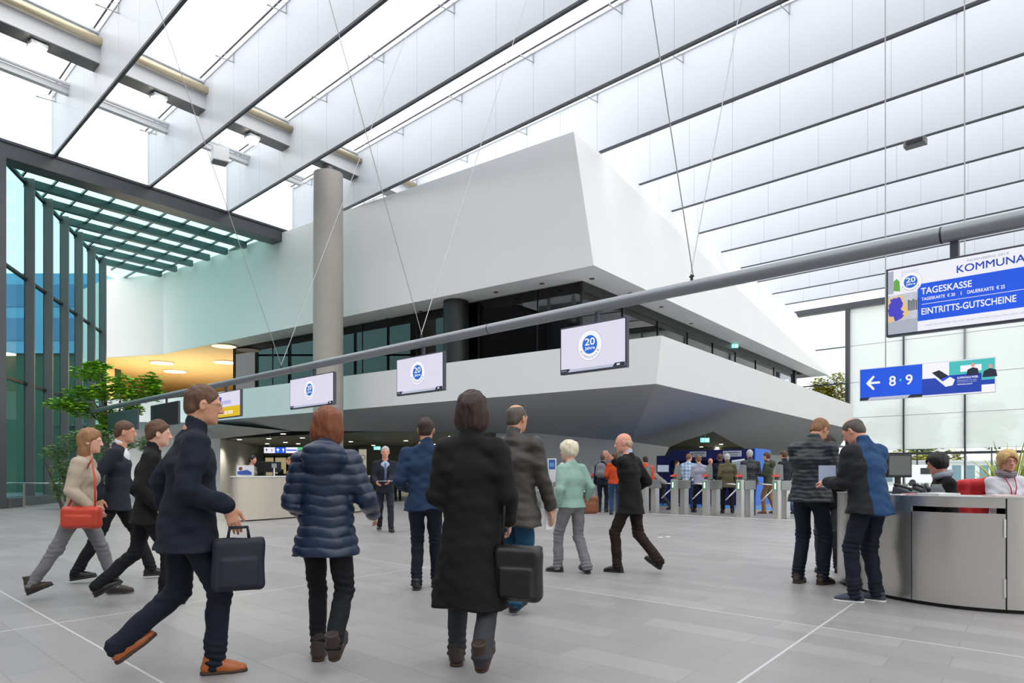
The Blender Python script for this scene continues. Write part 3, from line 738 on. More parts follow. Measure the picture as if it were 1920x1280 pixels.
def hand_prims(S, w, f, n, side, s, curl, k):
    """w wrist, f finger direction, n palm normal, side = direction towards the thumb"""
    w, f, n, side = [np.array(q, float) for q in (w, f, n, side)]
    f /= np.linalg.norm(f); side = side - f * (side @ f); side /= np.linalg.norm(side); n2 = np.cross(f, side); n2 *= np.sign(n2 @ n) or 1
    S.cone(w - f * 0.02 * s, w + f * 0.035 * s, 0.024 * s, 0.021 * s, k, side, 1.25)
    S.cone(w + f * 0.03 * s, w + f * 0.088 * s, 0.0155 * s, 0.0135 * s, k, side, 2.5)
    lens = [(0.030, 0.042, 0.026, 0.020), (0.010, 0.046, 0.029, 0.021), (-0.010, 0.043, 0.027, 0.020), (-0.029, 0.034, 0.021, 0.018)]
    for i, (o, l1, l2, l3) in enumerate(lens):
        p = w + (f * (0.092 - 0.004 * abs(i - 1)) + side * o) * s; c = curl * (1 + 0.12 * i); r = (0.0088, 0.009, 0.0086, 0.0076)[i] * s
        a = 0.35 * c
        for q, l in enumerate((l1, l2, l3)):
            d = f * math.cos(a) + n2 * math.sin(a); p2 = p + d * l * s
            S.cone(p, p2, r * (1 - 0.08 * q), r * (0.94 - 0.10 * q), 0.004 * s); p = p2; a += c * (0.55, 0.75, 0.5)[q]
    p = w + (f * 0.025 + side * 0.026) * s; d = f * 0.72 + side * 0.62 + n2 * 0.25 * (1 + curl); d /= np.linalg.norm(d)
    p2 = p + d * 0.042 * s; S.cone(p, p2, 0.0145 * s, 0.0115 * s, 0.010 * s)
    d = f * 0.9 + side * 0.22 + n2 * 0.4 * curl; d /= np.linalg.norm(d); p3 = p2 + d * 0.032 * s; S.cone(p2, p3, 0.0108 * s, 0.0095 * s, 0.005 * s)
    S.cone(p3, p3 + d * 0.022 * s, 0.0095 * s, 0.0078 * s, 0.004 * s)

def person(p):
    """p: spec dictionary. Local frame: x to the person's right, y forward, z up."""
    H = p['h']; s = H / 1.75; hs = s ** 0.6; fem = p.get('fem', 0); build = p.get('build', 1.0)
    res = p.get('res', 0.011); hr = p.get('hres', res)
    lean = p.get('lean', 0.04); tw = p.get('twist', 0.0); roll = p.get('roll', 0.0)
    seat = p.get('seat')
    RL = rotz(tw) @ rotx(-lean) @ roty(roll)
    # legs: targets of the ankles
    la = p.get('lank', (-0.10, 0.0, 0.09)); ra = p.get('rank', (0.10, 0.0, 0.09))
    hipz = p.get('hipz', 0.922)
    pel = np.array([p.get('px', 0.0), p.get('py', 0.0), hipz]) * s
    hipw = (0.088 if not fem else 0.09) * s
    hipL = pel + rotz(tw * 0.4) @ np.array([-hipw, 0, 0]); hipR = pel + rotz(tw * 0.4) @ np.array([hipw, 0, 0])
    kpl = p.get('kpl', (-0.1, 1, 0)); kpr = p.get('kpr', (0.1, 1, 0))
    kL, aL = ik(hipL, np.array(la) * s, 0.43 * s, 0.42 * s, kpl); kR, aR = ik(hipR, np.array(ra) * s, 0.43 * s, 0.42 * s, kpr)
    spine = lambda z, y=0.0, x=0.0: pel + RL @ (np.array([x, y, z]) * s)
    waist = spine(0.16); chest = spine(0.36, -0.005); neck0 = spine(0.555, -0.02)
    sw = (0.185 if not fem else 0.165) * build ** 0.5
    shL = spine(0.478, -0.01, -sw); shR = spine(0.478, -0.01, sw)
    hp = p.get('head', (0, 0, 0))       # pitch down, yaw left, roll
    RH = RL @ rotz(hp[1]) @ rotx(-hp[0]) @ roty(hp[2])
    nb = spine(0.585, -0.005)
    RN = RL @ rotz(hp[1] * 0.5) @ rotx(-hp[0] * 0.5)
    hc = nb + RN @ (np.array([0, 0.015, 0.050]) * s) + RH @ (np.array([0, 0.022, 0.088]) * hs)
    def hand_target(key, dflt):
        v = p.get(key, dflt); return spine(0.50) * np.array([1, 1, 0]) * 0 + pel + rotz(tw) @ (np.array(v) * s)
    wL = hand_target('lhand', (-0.25, 0.06, -0.06)); wR = hand_target('rhand', (0.25, 0.06, -0.06))
    pole = np.array(p.get('elbow', (0, -1, -0.4)))
    eL, wL = ik(shL, wL, 0.285 * s, 0.255 * s, rotz(tw) @ (pole + np.array([-0.32, 0, 0]))); eR, wR = ik(shR, wR, 0.285 * s, 0.255 * s, rotz(tw) @ (pole + np.array([0.32, 0, 0])))
    allp = np.array([kL, aL, kR, aR, shL, shR, eL, eR, wL, wR, hc, pel])
    lo = allp.min(0) - 0.24 * s; hi = allp.max(0) + 0.24 * s; lo[2] = -0.02
    root = thing('person', p['label'], 'person', p['loc'], p['yaw'], p.get('group'))
    root.location.z = p.get('z', 0.0)
    far = p.get('far', False)
    fwd = lambda R, v: R @ np.array(v, float)
    X1 = RL @ np.array([1, 0, 0])
    sk = skin(*p.get('skin', ('fair', 222, 170, 148)))
    # ---------------- body: one continuous surface
    S = SDF(lo, hi, p.get('bres', res))
    S.cone(pel + (0, 0, 0.02), waist, 0.085 * s, 0.075 * s, 0.03, X1, 1.45); S.cone(waist, chest, 0.075 * s, 0.085 * s, 0.05, X1, 1.5); S.cone(chest, neck0, 0.085 * s, 0.05 * s, 0.05, X1, 1.5)
    for h_, kn, an in ((hipL, kL, aL), (hipR, kR, aR)):
        S.cone(h_, kn, 0.068 * s, 0.044 * s, 0.04); S.cone(kn, an, 0.043 * s, 0.030 * s, 0.03)
    for sh, e, w_ in ((shL, eL, wL), (shR, eR, wR)):
        S.cone(sh, e, 0.042 * s, 0.033 * s, 0.04); S.cone(e, w_, 0.033 * s, 0.023 * s, 0.02)
    S.cone(spine(0.50), nb + RN @ (np.array([0, 0.02, 0.07]) * s), 0.056 * s, 0.052 * s, 0.04)
    V1, Q1_ = S.mesh()
    # head in its own finer field, rooted in the neck
    m = 0.17 * hs
    Hd = SDF(hc - (m, m, m * 1.25), hc + m, hr)
    def h(x, y, z): return hc + RH @ (np.array([x, y, z]) * hs)
    Hd.ell(h(0, -0.012, 0.032), np.array([0.077, 0.096, 0.088]) * hs, 0.02, RH)
    Hd.ell(h(0, 0.022, -0.018), np.array([0.066, 0.070, 0.088]) * hs, 0.03, RH)
    Hd.ell(h(0, 0.036, -0.078), np.array([0.042 + 0.006 * (1 - fem), 0.045, 0.036]) * hs, 0.035, RH)
    Hd.cone(h(0, -0.022, -0.03), nb - RN @ (np.array([0, 0.0, 0.02]) * s), 0.058 * hs, (0.056 - 0.006 * fem) * s, 0.025)
    if hr < 0.0085:
        Hd.cone(h(0, 0.090, 0.012), h(0, 0.106, -0.026), 0.010 * hs, 0.0145 * hs, 0.012)
        for q in (-1, 1):
            Hd.ell(h(q * 0.030, 0.094, 0.008), np.array([0.016, 0.010, 0.010]) * hs, 0.012, RH, 'sub')
            Hd.ell(h(q * 0.030, 0.079, 0.007), np.array([0.0135, 0.0125, 0.010]) * hs, 0.004, RH)
            Hd.ell(h(q * 0.012, 0.099, -0.030), np.array([0.009, 0.010, 0.007]) * hs, 0.006, RH)
            Hd.cone(h(q * 0.016, 0.090, 0.026), h(q * 0.048, 0.078, 0.022), 0.007 * hs, 0.006 * hs, 0.012)
        Hd.cone(h(-0.018, 0.086, -0.060), h(0.018, 0.086, -0.060), 0.0065 * hs, 0.0065 * hs, 0.006)
        Hd.cone(h(-0.014, 0.084, -0.071), h(0.014, 0.084, -0.071), 0.0065 * hs, 0.0065 * hs, 0.006)
        Hd.ell(h(0, 0.077, -0.098), np.array([0.018, 0.014, 0.014]) * hs, 0.02, RH)
    else:
        Hd.cone(h(0, 0.090, 0.012), h(0, 0.104, -0.026), 0.012 * hs, 0.016 * hs, 0.012)
    for q in (-1, 1):
        Hd.ell(h(q * 0.080, -0.004, -0.010), np.array([0.011, 0.019, 0.033]) * hs, 0.008, RH @ rotz(q * 0.45))
        if hr < 0.0085: Hd.ell(h(q * 0.090, 0.002, -0.008), np.array([0.007, 0.010, 0.018]) * hs, 0.005, RH @ rotz(q * 0.45), 'sub')
    V2, Q2_ = Hd.mesh()
    parts = [(V1, Q1_, 0), (V2, Q2_, 0)]
    for key, e, w_, sg in (('l', eL, wL, -1), ('r', eR, wR, 1)):
        if p.get(key + 'nohand'): continue
        f = (w_ - e); f /= np.linalg.norm(f)
        hf = p.get(key + 'hf'); f = (RL @ np.array(hf) if hf is not None else f)
        pn = RL @ np.array(p.get(key + 'pn', (-sg, 0.0, 0.0))); th = RL @ np.array(p.get(key + 'th', (0, 1, 0.0)))
        hh = min(res * 0.6, 0.0055) if not far else 0.010
        HS = SDF(w_ - 0.21 * s, w_ + 0.21 * s, hh); hand_prims(HS, w_, f, pn, th, s * (0.93 if fem else 1.0), p.get('curl', 0.55), 0.01)
        HS.cone(e + (w_ - e) * 0.75, w_, 0.027 * s, 0.024 * s, 0.01)
        V3, Q3_ = HS.mesh(); parts.append((V3, Q3_, 0))
    mesh_obj('body', parts, sk, root)
    # ---------------- face details where a face shows
    if p.get('face'):
        for q in (-1, 1):
            c = h(q * 0.030, 0.0875, 0.008); e_ = MB(); e_.lathe((0, 0, 0), [(0.0005, -0.005), (0.004, -0.0035), (0.0058, 0), (0.004, 0.0035), (0.0005, 0.005)], 12)
            eo = e_.build('eye', [mat('eye_dark', rgb(70, 55, 45), 0.2)], root, True); eo.matrix_local = Matrix.Translation(Vector(c)) @ Matrix((RH).tolist()).to_4x4() @ Matrix.Rotation(PI / 2, 4, 'Y') @ Matrix.Scale(1.1, 4)
            B = SDF(h(q * 0.032, 0.085, 0.028) - 0.05, h(q * 0.032, 0.085, 0.028) + 0.05, 0.004)
            B.cone(h(q * 0.016, 0.0965, 0.027), h(q * 0.046, 0.085, 0.030), 0.0042 * hs, 0.003 * hs, 0.002)
            vv, qq = B.mesh()
            if len(vv): mesh_obj('eyebrow', [(vv, qq, 0)], mat('brow_' + p['hair'][0], rgb(*[int(x * 0.8) for x in p['hair'][1:]]), 0.8), root)
        B = SDF(h(0, 0.09, -0.065) - 0.05, h(0, 0.09, -0.065) + 0.05, 0.0045)
        B.cone(h(-0.017, 0.0885, -0.061), h(0.017, 0.0885, -0.061), 0.005 * hs, 0.005 * hs, 0.003); B.cone(h(-0.013, 0.0875, -0.071), h(0.013, 0.0875, -0.071), 0.0055 * hs, 0.0055 * hs, 0.003)
        vv, qq = B.mesh()
        if len(vv): mesh_obj('lips', [(vv, qq, 0)], mat('lips', rgb(188, 100, 95), 0.45), root)
    if p.get('glasses'):
        g = MB(); gr = 0.0011
        for q in (-1, 1):
            c = np.array([q * 0.032, 0.105, 0.004]); ring = [h(*(c + np.array([0.025 * math.cos(t), -abs(math.cos(t)) * 0.002, 0.017 * math.sin(t)]))) for t in np.linspace(0, 2 * PI, 15)]
            g.tube(ring, gr, 5, cap=False); g.tube([h(q * 0.056, 0.100, 0.008), h(q * 0.084, 0.05, 0.006), h(q * 0.088, -0.01, 0.002)], gr, 5)
        g.tube([h(-0.008, 0.107, 0.006), h(0.008, 0.107, 0.006)], gr, 5); g.build('glasses', mat('glasses_frame', rgb(70, 62, 58), 0.4), root)
    # ---------------- hair
    hk = p['hair']; style = p.get('style', 'short'); hm = mat('hair_' + hk[0], rgb(*hk[1:]), 0.55, bump=0.8, bscale=55, var=0.28, vscale=40, stretch=(1, 1, 0.18))
    m = 0.19 * hs; HR = SDF(hc - (m, m, m * 1.5), hc + m, min(hr, 0.008) if not far else hr)
    if style in ('short', 'crop'):
        t = 0.010 if style == 'short' else 0.005
        HR.ell(h(0, -0.014, 0.036), np.array([0.079 + t, 0.098 + t, 0.088 + t]) * hs, 0.01, RH)
        HR.ell(h(0, -0.055, -0.022), np.array([0.068 + t * 0.5, 0.052 + t * 0.6, 0.062]) * hs, 0.02, RH)
        HR.plane(h(0, 0.052, 0.030), RH @ np.array([0, 0.82, -0.57])); HR.plane(h(0, -0.03, -0.062), RH @ np.array([0, 0.1, -1]))
        HR.ell(h(0, 0.075, -0.055), np.array([0.11, 0.078, 0.085]) * hs, 0.01, RH, 'sub')
        for q in (-1, 1): HR.ell(h(q * 0.088, 0.004, -0.012), np.array([0.020, 0.024, 0.030]) * hs, 0.006, RH, 'sub')
        HR.disp(wob(3, 0.005 * (t / 0.01), 90, (1, 1, 0.5))); HR.disp(wob(13, 0.0025, 190, (1, 1, 0.3)))
    elif style == 'bald':
        HR.ell(h(0, -0.022, -0.004), np.array([0.083, 0.094, 0.052]) * hs, 0.01, RH); HR.ell(h(0, -0.058, -0.03), np.array([0.066, 0.050, 0.05]) * hs, 0.02, RH)
        HR.ell(h(0, 0.085, 0.0), np.array([0.11, 0.085, 0.13]) * hs, 0.005, RH, 'sub'); HR.ell(h(0, 0.01, 0.09), np.array([0.072, 0.095, 0.085]) * hs, 0.005, RH, 'sub')
        for q in (-1, 1): HR.ell(h(q * 0.088, 0.002, -0.012), np.array([0.020, 0.024, 0.030]) * hs, 0.006, RH, 'sub')
    elif style == 'bald_top':      # thinning crown, hair around
        HR.ell(h(0, -0.014, 0.030), np.array([0.083, 0.102, 0.086]) * hs, 0.01, RH); HR.ell(h(0, -0.055, -0.022), np.array([0.070, 0.054, 0.058]) * hs, 0.02, RH)
        HR.plane(h(0, 0.045, 0.030), RH @ np.array([0, 0.82, -0.57])); HR.ell(h(0, 0.075, -0.055), np.array([0.11, 0.078, 0.085]) * hs, 0.01, RH, 'sub')
        HR.ell(h(0, -0.035, 0.125), np.array([0.052, 0.075, 0.055]) * hs, 0.006, RH, 'sub')
        for q in (-1, 1): HR.ell(h(q * 0.088, 0.004, -0.012), np.array([0.020, 0.024, 0.030]) * hs, 0.006, RH, 'sub')
    else:                           # bob, long, puff
        vol = {'bob': 0.022, 'long': 0.018, 'puff': 0.030, 'tied': 0.010}[style]
        HR.ell(h(0, -0.014, 0.036), np.array([0.079 + vol, 0.096 + vol, 0.090 + vol * 0.8]) * hs, 0.01, RH)
        if style == 'bob': HR.ell(h(0, -0.030, -0.045), np.array([0.116, 0.088, 0.100]) * hs, 0.04, RH)
        if style == 'long': HR.ell(h(0, -0.040, -0.085), np.array([0.095, 0.062, 0.145]) * hs, 0.04, RH)
        if style == 'puff': HR.ell(h(0, -0.045, -0.02), np.array([0.090, 0.070, 0.070]) * hs, 0.03, RH)
        if style == 'tied': HR.ell(h(0, -0.050, -0.02), np.array([0.072, 0.060, 0.062]) * hs, 0.03, RH); HR.ell(h(0, -0.105, 0.05), np.array([0.036, 0.034, 0.036]) * hs, 0.02, RH)
        HR.ell(h(0, 0.088, -0.030), np.array([0.066, 0.075, 0.090]) * hs, 0.012, RH, 'sub')
        if style in ('bob', 'long'): HR.plane(h(0, 0, -0.135 if style == 'bob' else -0.22), RH @ np.array([0, 0.0, -1]))
        else: HR.plane(h(0, -0.03, -0.075), RH @ np.array([0, 0.1, -1]))
        HR.disp(wob(5, 0.008, 60, (1, 1, 0.3))); HR.disp(wob(15, 0.004, 150, (1, 1, 0.15)))
    vv, qq = HR.mesh()
    if len(vv): mesh_obj('hair', [(vv, qq, 0)], hm, root)
    # ---------------- trousers
    tr = p.get('trousers')
    if tr:
        T = SDF(lo, hi, res); wd = tr.get('w', 1.0)
        T.cone(pel + (0, -0.01, 0.0), pel + RL @ (np.array([0, -0.005, 0.13]) * s), 0.108 * s * build, 0.098 * s * build, 0.04, X1, 1.42)
        for h_, kn, an in ((hipL, kL, aL), (hipR, kR, aR)):
            T.cone(h_ + (0, -0.012, 0), kn, 0.090 * s * build ** 0.5 * (1.02 if fem else 1), 0.066 * s * wd, 0.03); end = an + (an - kn) / np.linalg.norm(an - kn) * 0.02 * s
            T.cone(kn, end, 0.066 * s * wd, 0.056 * s * wd * tr.get('hem', 1.0), 0.02)
            if not seat: T.ell(h_ + np.array([0, -0.040, -0.05]) * s, np.array([0.066, 0.055, 0.075]) * s, 0.04)
        T.disp(wob(p.get('seed', 1) + 11, tr.get('fold', 0.006) * min(1, 0.02 / res), 38, (0.6, 0.6, 1.2)))
        kz = [kL[2], kR[2]]
        T.disp(lambda x, y, z: -0.004 * np.sin(z * 130 + x * 25) * np.exp(-((z - kz[0]) / 0.09) ** 2) - 0.006 * np.sin(z * 150 + y * 30) * np.clip(1 - (z - 0.08) / 0.2, 0, 1))
        for kn, an in ((kL, aL), (kR, aR)):
            pass
        if p.get('top'): T.plane(pel + np.array([0, 0, p['top'].get('hem', -0.10) * s + 0.035]), (0, 0, 1))
        vv, qq = T.mesh(); mesh_obj('trousers', [(vv, qq, 0)], tr['m'], root)
    # ---------------- shoes
    sh_ = p.get('shoes')
    if sh_:
        for key, kn, an, tgt in (('l', kL, aL, la), ('r', kR, aR, ra)):
            fy = p.get(key + 'fy', 0.15 * (1 if key == 'l' else -1)); fp = p.get(key + 'fp', 0.0)
            RF = rotz(fy) @ rotx(-fp); L_ = 0.255 * s * sh_.get('len', 1.0)
            def ft(x, y, z): return an + RF @ (np.array([x, y, z]) * s)
            A = SDF(an - 0.24 * s, an + 0.24 * s, min(res * 0.75, 0.009))
            A.cone(ft(0, -0.045, -0.052), ft(0, 0.10, -0.060), 0.036 * s, 0.036 * s, 0.02, RF @ np.array([1, 0, 0]), 1.12); A.cone(ft(0, 0.09, -0.060), ft(0, 0.155, -0.066), 0.037 * s, 0.026 * s, 0.02, RF @ np.array([1, 0, 0]), 1.3)
            A.cone(ft(0, -0.022, 0.0), ft(0, 0.05, -0.045), 0.044 * s, 0.036 * s, 0.03)
            if sh_.get('boot'): A.cone(ft(0, -0.01, -0.03), ft(0, -0.005, 0.09), 0.045 * s, 0.046 * s, 0.03)
            A.plane(ft(0, 0, -0.078), RF @ np.array([0, 0, -1])); A.plane(ft(0, 0, 0.02 if not sh_.get('boot') else 0.09), RF @ np.array([0, 0.3, 1]))
            vv, qq = A.mesh()
            so = mesh_obj('shoe', [(vv, qq, 0)], sh_['m'], root)
            B = SDF(an - 0.24 * s, an + 0.24 * s, min(res * 0.75, 0.008))
            B.cone(ft(0, -0.046, -0.082), ft(0, 0.10, -0.084), 0.038 * s, 0.040 * s, 0.01, RF @ np.array([1, 0, 0]), 1.14); B.cone(ft(0, 0.09, -0.084), ft(0, 0.158, -0.084), 0.040 * s, 0.028 * s, 0.01, RF @ np.array([1, 0, 0]), 1.3)
            B.plane(ft(0, 0, -0.092), RF @ np.array([0, 0, -1])); B.plane(ft(0, 0, -0.070), RF @ np.array([0, 0, 1]))
            vv, qq = B.mesh()
            if len(vv): mesh_obj('sole', [(vv, qq, 0)], sh_.get('sole', BLACK), so)
    # ---------------- upper garment
    j = p.get('top')
    if j:
        J = SDF(lo, hi, res); th = j.get('th', 0.018) * s; hem = j.get('hem', -0.10); fl = j.get('flare', 1.0); b_ = build
        hb = pel + np.array([0, j.get('hy', -0.005) * s, hem * s]); ratio = j.get('ratio', 1.42)
        J.cone(hb, waist + (0, 0, 0.0), (0.124 * fl) * s * b_ + th, (0.092 if not fem else 0.084) * s * b_ + th, 0.05, X1, ratio)
        J.cone(waist, chest, 0.092 * s * b_ + th * 0.9, 0.100 * s * b_ + th * 0.8, 0.06, X1, ratio)
        J.cone(chest, spine(0.475, -0.015), 0.100 * s * b_ + th * 0.8, 0.062 * s + th * 0.5, 0.06, X1, 1.75)
        for q in (-1, 1): J.cone(spine(0.525, -0.015, q * 0.03), spine(0.472, -0.015, q * (sw - 0.03)), 0.052 * s + th * 0.4, 0.050 * s + th * 0.4, 0.05)
        if fem: J.ell(spine(0.335, 0.085), np.array([0.125, 0.055, 0.06]) * s, 0.04, RL)
        if not j.get('sleeveless'):
            cl = j.get('cuff', 0.93)
            for sh, e, w_ in ((shL, eL, wL), (shR, eR, wR)):
                J.cone(sh, e, 0.050 * s + th, 0.043 * s + th * 0.85, 0.045); J.cone(e, e + (w_ - e) * cl, 0.046 * s + th * 0.9, 0.034 * s + th * 0.6, 0.012)
        col = j.get('collar', 'stand')
        if col == 'stand':
            J.cone(spine(0.52, -0.01), nb + RN @ (np.array([0, 0.005, 0.015]) * s), 0.068 * s, 0.066 * s, 0.03)
            J.cone(spine(0.60, 0.012), spine(0.72, 0.03), 0.056 * s, 0.064 * s, 0.004, mode='sub')
        elif col == 'hood':
            J.ell(spine(0.50, -0.115), np.array([0.155, 0.095, 0.125]) * s, 0.03, RL @ rotx(0.35)); J.cone(spine(0.54, 0.0), spine(0.60, 0.0), 0.085 * s, 0.085 * s, 0.03)
            J.ell(spine(0.62, 0.005), np.array([0.075, 0.075, 0.07]) * s, 0.008, RL, 'sub')
        elif col == 'low':
            J.cone(spine(0.50, -0.015), spine(0.565, -0.015), 0.062 * s, 0.062 * s, 0.04)
            J.ell(spine(0.60, 0.03), np.array([0.062, 0.07, 0.06]) * s, 0.006, RL, 'sub')
        elif col == 'v':
            J.cone(spine(0.50, -0.015), spine(0.575, -0.02), 0.066 * s, 0.064 * s, 0.04)
            J.ell(spine(0.53, 0.10), np.array([0.045, 0.085, 0.16]) * s, 0.006, RL, 'sub')
        up = np.array([0, 0, 1.0]); J.plane(hb + np.array([0, 0, 0.0]), -up if not j.get('hemtilt') else np.array([0, j['hemtilt'], -1.0]))
        qp = j.get('quilt')
        if qp:
            z0 = hb[2]
            J.disp(lambda x, y, z: (qp * p['top'].get('qa', 0.17)) * (1 - np.abs(np.sin((z - z0) * PI / qp + 0.5 * np.sin(x * 9 + 1) + 0.25 * np.sin(x * 31 + z * 7))) ** 0.5) - qp * 0.06)
            J.disp(wob(p.get('seed', 1) + 5, 0.004, 60))
        else:
            J.disp(wob(p.get('seed', 1) + 3, j.get('fold', 0.008) * min(1, 0.016 / res), 22, (1, 1, 0.7)))
            J.disp(wob(p.get('seed', 1) + 8, j.get('fold', 0.008) * 0.45, 55, (0.5, 0.5, 1.3)))
        mi = j['m'] if isinstance(j['m'], list) else [j['m']]
        vv, qq = J.mesh()
        mesh_obj(j.get('name', 'jacket'), [(vv, qq, 0)], mi, root)
        if j.get('shirt'):
            T2 = SDF(lo, hi, res); T2.cone(spine(0.1, 0.03), spine(0.46, 0.02), 0.078 * s * b_, 0.078 * s, 0.02, X1, 1.3); T2.cone(spine(0.50, -0.005), nb + RN @ (np.array([0, 0.0, 0.035]) * s), 0.063 * s, 0.061 * s, 0.03)
            T2.plane(nb + RN @ (np.array([0, 0.02, 0.03]) * s), RN @ np.array([0, 0.35, 1]))
            vv, qq = T2.mesh(); mesh_obj('shirt', [(vv, qq, 0)], j['shirt'], root)
    info = dict(root=root, s=s, spine=spine, wL=wL, wR=wR, eL=eL, eR=eR, shL=shL, shR=shR, pel=pel, h=h, RL=RL, RH=RH, kL=kL, kR=kR, hc=hc, nb=nb, hs=hs)
    return info

# ================================================================== screens, signs, counters, turnstiles, plants
RZW = math.atan2(-NY + 0.018, NY)      # things parallel to the fins, facing the camera
RZW = math.atan2(-NX, NY)
def text_mesh(s, x0, x1, z0, z1, y=0.0):
    """lettering fitted into a box, as (verts, faces) in a local x/z plane"""
    cu = bpy.data.curves.new('lettering', 'FONT'); cu.body = s; cu.size = 1.0; cu.resolution_u = 6
    t = bpy.data.objects.new('lettering', cu); COL.objects.link(t); bpy.context.view_layer.update()
    me = bpy.data.meshes.new_from_object(t.evaluated_get(bpy.context.evaluated_depsgraph_get()))
    vs = [v.co.copy() for v in me.vertices]; fs = [tuple(p.vertices) for p in me.polygons]
    COL.objects.unlink(t); bpy.data.objects.remove(t); bpy.data.meshes.remove(me); bpy.data.curves.remove(cu)
    ax = min(v.x for v in vs); bx = max(v.x for v in vs); ay = min(v.y for v in vs); by = max(v.y for v in vs)
    sx = (x1 - x0) / (bx - ax); sz = (z1 - z0) / (by - ay)
    out = []; ff = []
    for q, (dx, dz) in enumerate(((-.012, -.012), (.012, .012), (.012, -.012), (-.012, .012))):      # four strikes a hair apart make the bold stroke
        out += [Vector((x0 + (v.x - ax + dx) * sx, y - 0.00015 * q, z0 + (v.y - ay + dz) * sz)) for v in vs]; ff += [tuple(i + q * len(vs) for i in f) for f in fs]
    return out, ff
def label_text(s, x0, x1, z0, z1, m, parent, y=-0.004, name='lettering'):
    v, f = text_mesh(s, x0, x1, z0, z1, y); return MB().add(v, f).build(name, m, parent)
def rect(x0, x1, z0, z1, y, m, parent, name='colour_field'):
    return MB().box(x0, x1, y, y + 0.001, z0, z1).build(name, m, parent)
def polyf(pts, y, m, parent, name='colour_field'):
    return MB().poly([(x, y, z) for x, z in pts]).build(name, m, parent)
DE = 0.82
D_LAV = mat('display_lavender', rgb(222, 219, 238), 0.25, emit=DE); D_WHITE = mat('display_white', rgb(246, 246, 252), 0.25, emit=DE)
D_BLUE = mat('display_blue', rgb(10, 84, 226), 0.25, emit=DE, var=0.12, vscale=1.5); D_RING = mat('display_ring_grey', rgb(150, 150, 170), 0.3, emit=DE)
D_DEEP = mat('display_deep_blue', rgb(22, 64, 176), 0.25, emit=DE); D_NAVY = mat('display_navy', rgb(34, 38, 66), 0.3, emit=0.5)
D_GREYB = mat('display_grey_blue', rgb(186, 192, 212), 0.3, emit=DE); D_YEL = mat('display_yellow', rgb(222, 186, 10), 0.3, emit=DE)
D_VIO = mat('display_violet', rgb(66, 62, 196), 0.3, emit=DE); D_TAN = mat('display_tan', rgb(226, 196, 140), 0.3, emit=DE); D_GRN = mat('display_green', rgb(98, 168, 70), 0.3, emit=DE)
D_TEAL = mat('display_teal', rgb(70, 190, 190), 0.3, emit=DE); D_SKIN = mat('display_skin', rgb(222, 160, 140), 0.3, emit=DE); D_GREY = mat('display_grey', rgb(170, 176, 190), 0.3, emit=DE)
BEZEL = mat('screen_bezel', rgb(72, 76, 88), 0.35, 0.2)

# ---- the pipe
PN, PZ = 7.7, 3.50
pipe = thing('hanging_pipe', 'long thick grey pipe crossing the hall on thin wires, carrying the screens', 'pipe', N(PN, 0, PZ))
def pn(n, s, z): return N(n, s, z)
MB().tube([N(0, q, 0) for q in (-4.0, 2, 8, 14, 20, 29.3)], 0.080, 28).build('pipe_tube', PIPE, pipe, True)
for q in (1.75, 8.0, 14.2, 20.4): MB().tube([N(0, q - 0.008, 0), N(0, q + 0.008, 0)], 0.0815, 28).build('joint_ring', BLACK, pipe)
for px in (1297, 790, 527):
    sc_ = s_vis(PN, px); w_ = MB()
    MB().tube([N(0, sc_, 0.06), N(0, sc_, 0.15)], 0.018, 8).tube([N(0, sc_ - 0.03, 0.13), N(0, sc_ + 0.03, 0.13)], 0.012, 8).build('wire_clamp', BLACK, pipe)
    for sg in (-1, 1): MB().tube([N(0, sc_ + 0.02 * sg, 0.13), N(0, sc_, 0.13) + Vector((UX, UY, 2.4)) * 3.9 * sg * 1.0 if sg > 0 else N(0, sc_, 0.13) + Vector((-UX, -UY, 2.4)) * 3.9], 0.007, 6).build('suspension_wire', WIRE, pipe)

def seal(parent, cx, cz, R, y=-0.034):
    q = MB(); q.disc((cx, y, cz), (0, -1, 0), R * 1.02, 40, 0.0005); q.build('seal_rim', D_RING, parent)
    q = MB(); q.disc((cx, y - 0.0012, cz), (0, -1, 0), R, 40, 0.0005); q.build('seal_disc', D_WHITE, parent)
    q = MB(); q.disc((cx, y - 0.0024, cz + R * 0.06), (0, -1, 0), R * 0.62, 40, 0.0005); q.build('seal_centre', mat('display_seal_blue', rgb(20, 104, 206), 0.25, emit=DE), parent)
    label_text('20', cx - R * 0.40, cx + R * 0.42, cz + R * 0.02, cz + R * 0.48, D_WHITE, parent, y - 0.004)
    label_text('Jahre', cx - R * 0.40, cx + R * 0.42, cz - R * 0.34, cz - R * 0.06, D_WHITE, parent, y - 0.004)
    q = MB(); word = 'KOMMUNALE'
    for i, ch in enumerate(word):
        a = math.radians(-90 + (i - 4) * 15.5); v, f = text_mesh(ch, -R * 0.065, R * 0.065, -R * 0.075, R * 0.075)
        rot = a + PI / 2; c_, s_ = math.cos(rot), math.sin(rot)
        q.add([Vector((cx + R * 0.80 * math.cos(a) + p.x * c_ - p.z * s_, y - 0.004, cz + R * 0.80 * math.sin(a) + p.x * s_ + p.z * c_)) for p in v], f)
    q.build('seal_lettering', mat('display_seal_text', rgb(120, 120, 150), 0.3, emit=DE), parent)
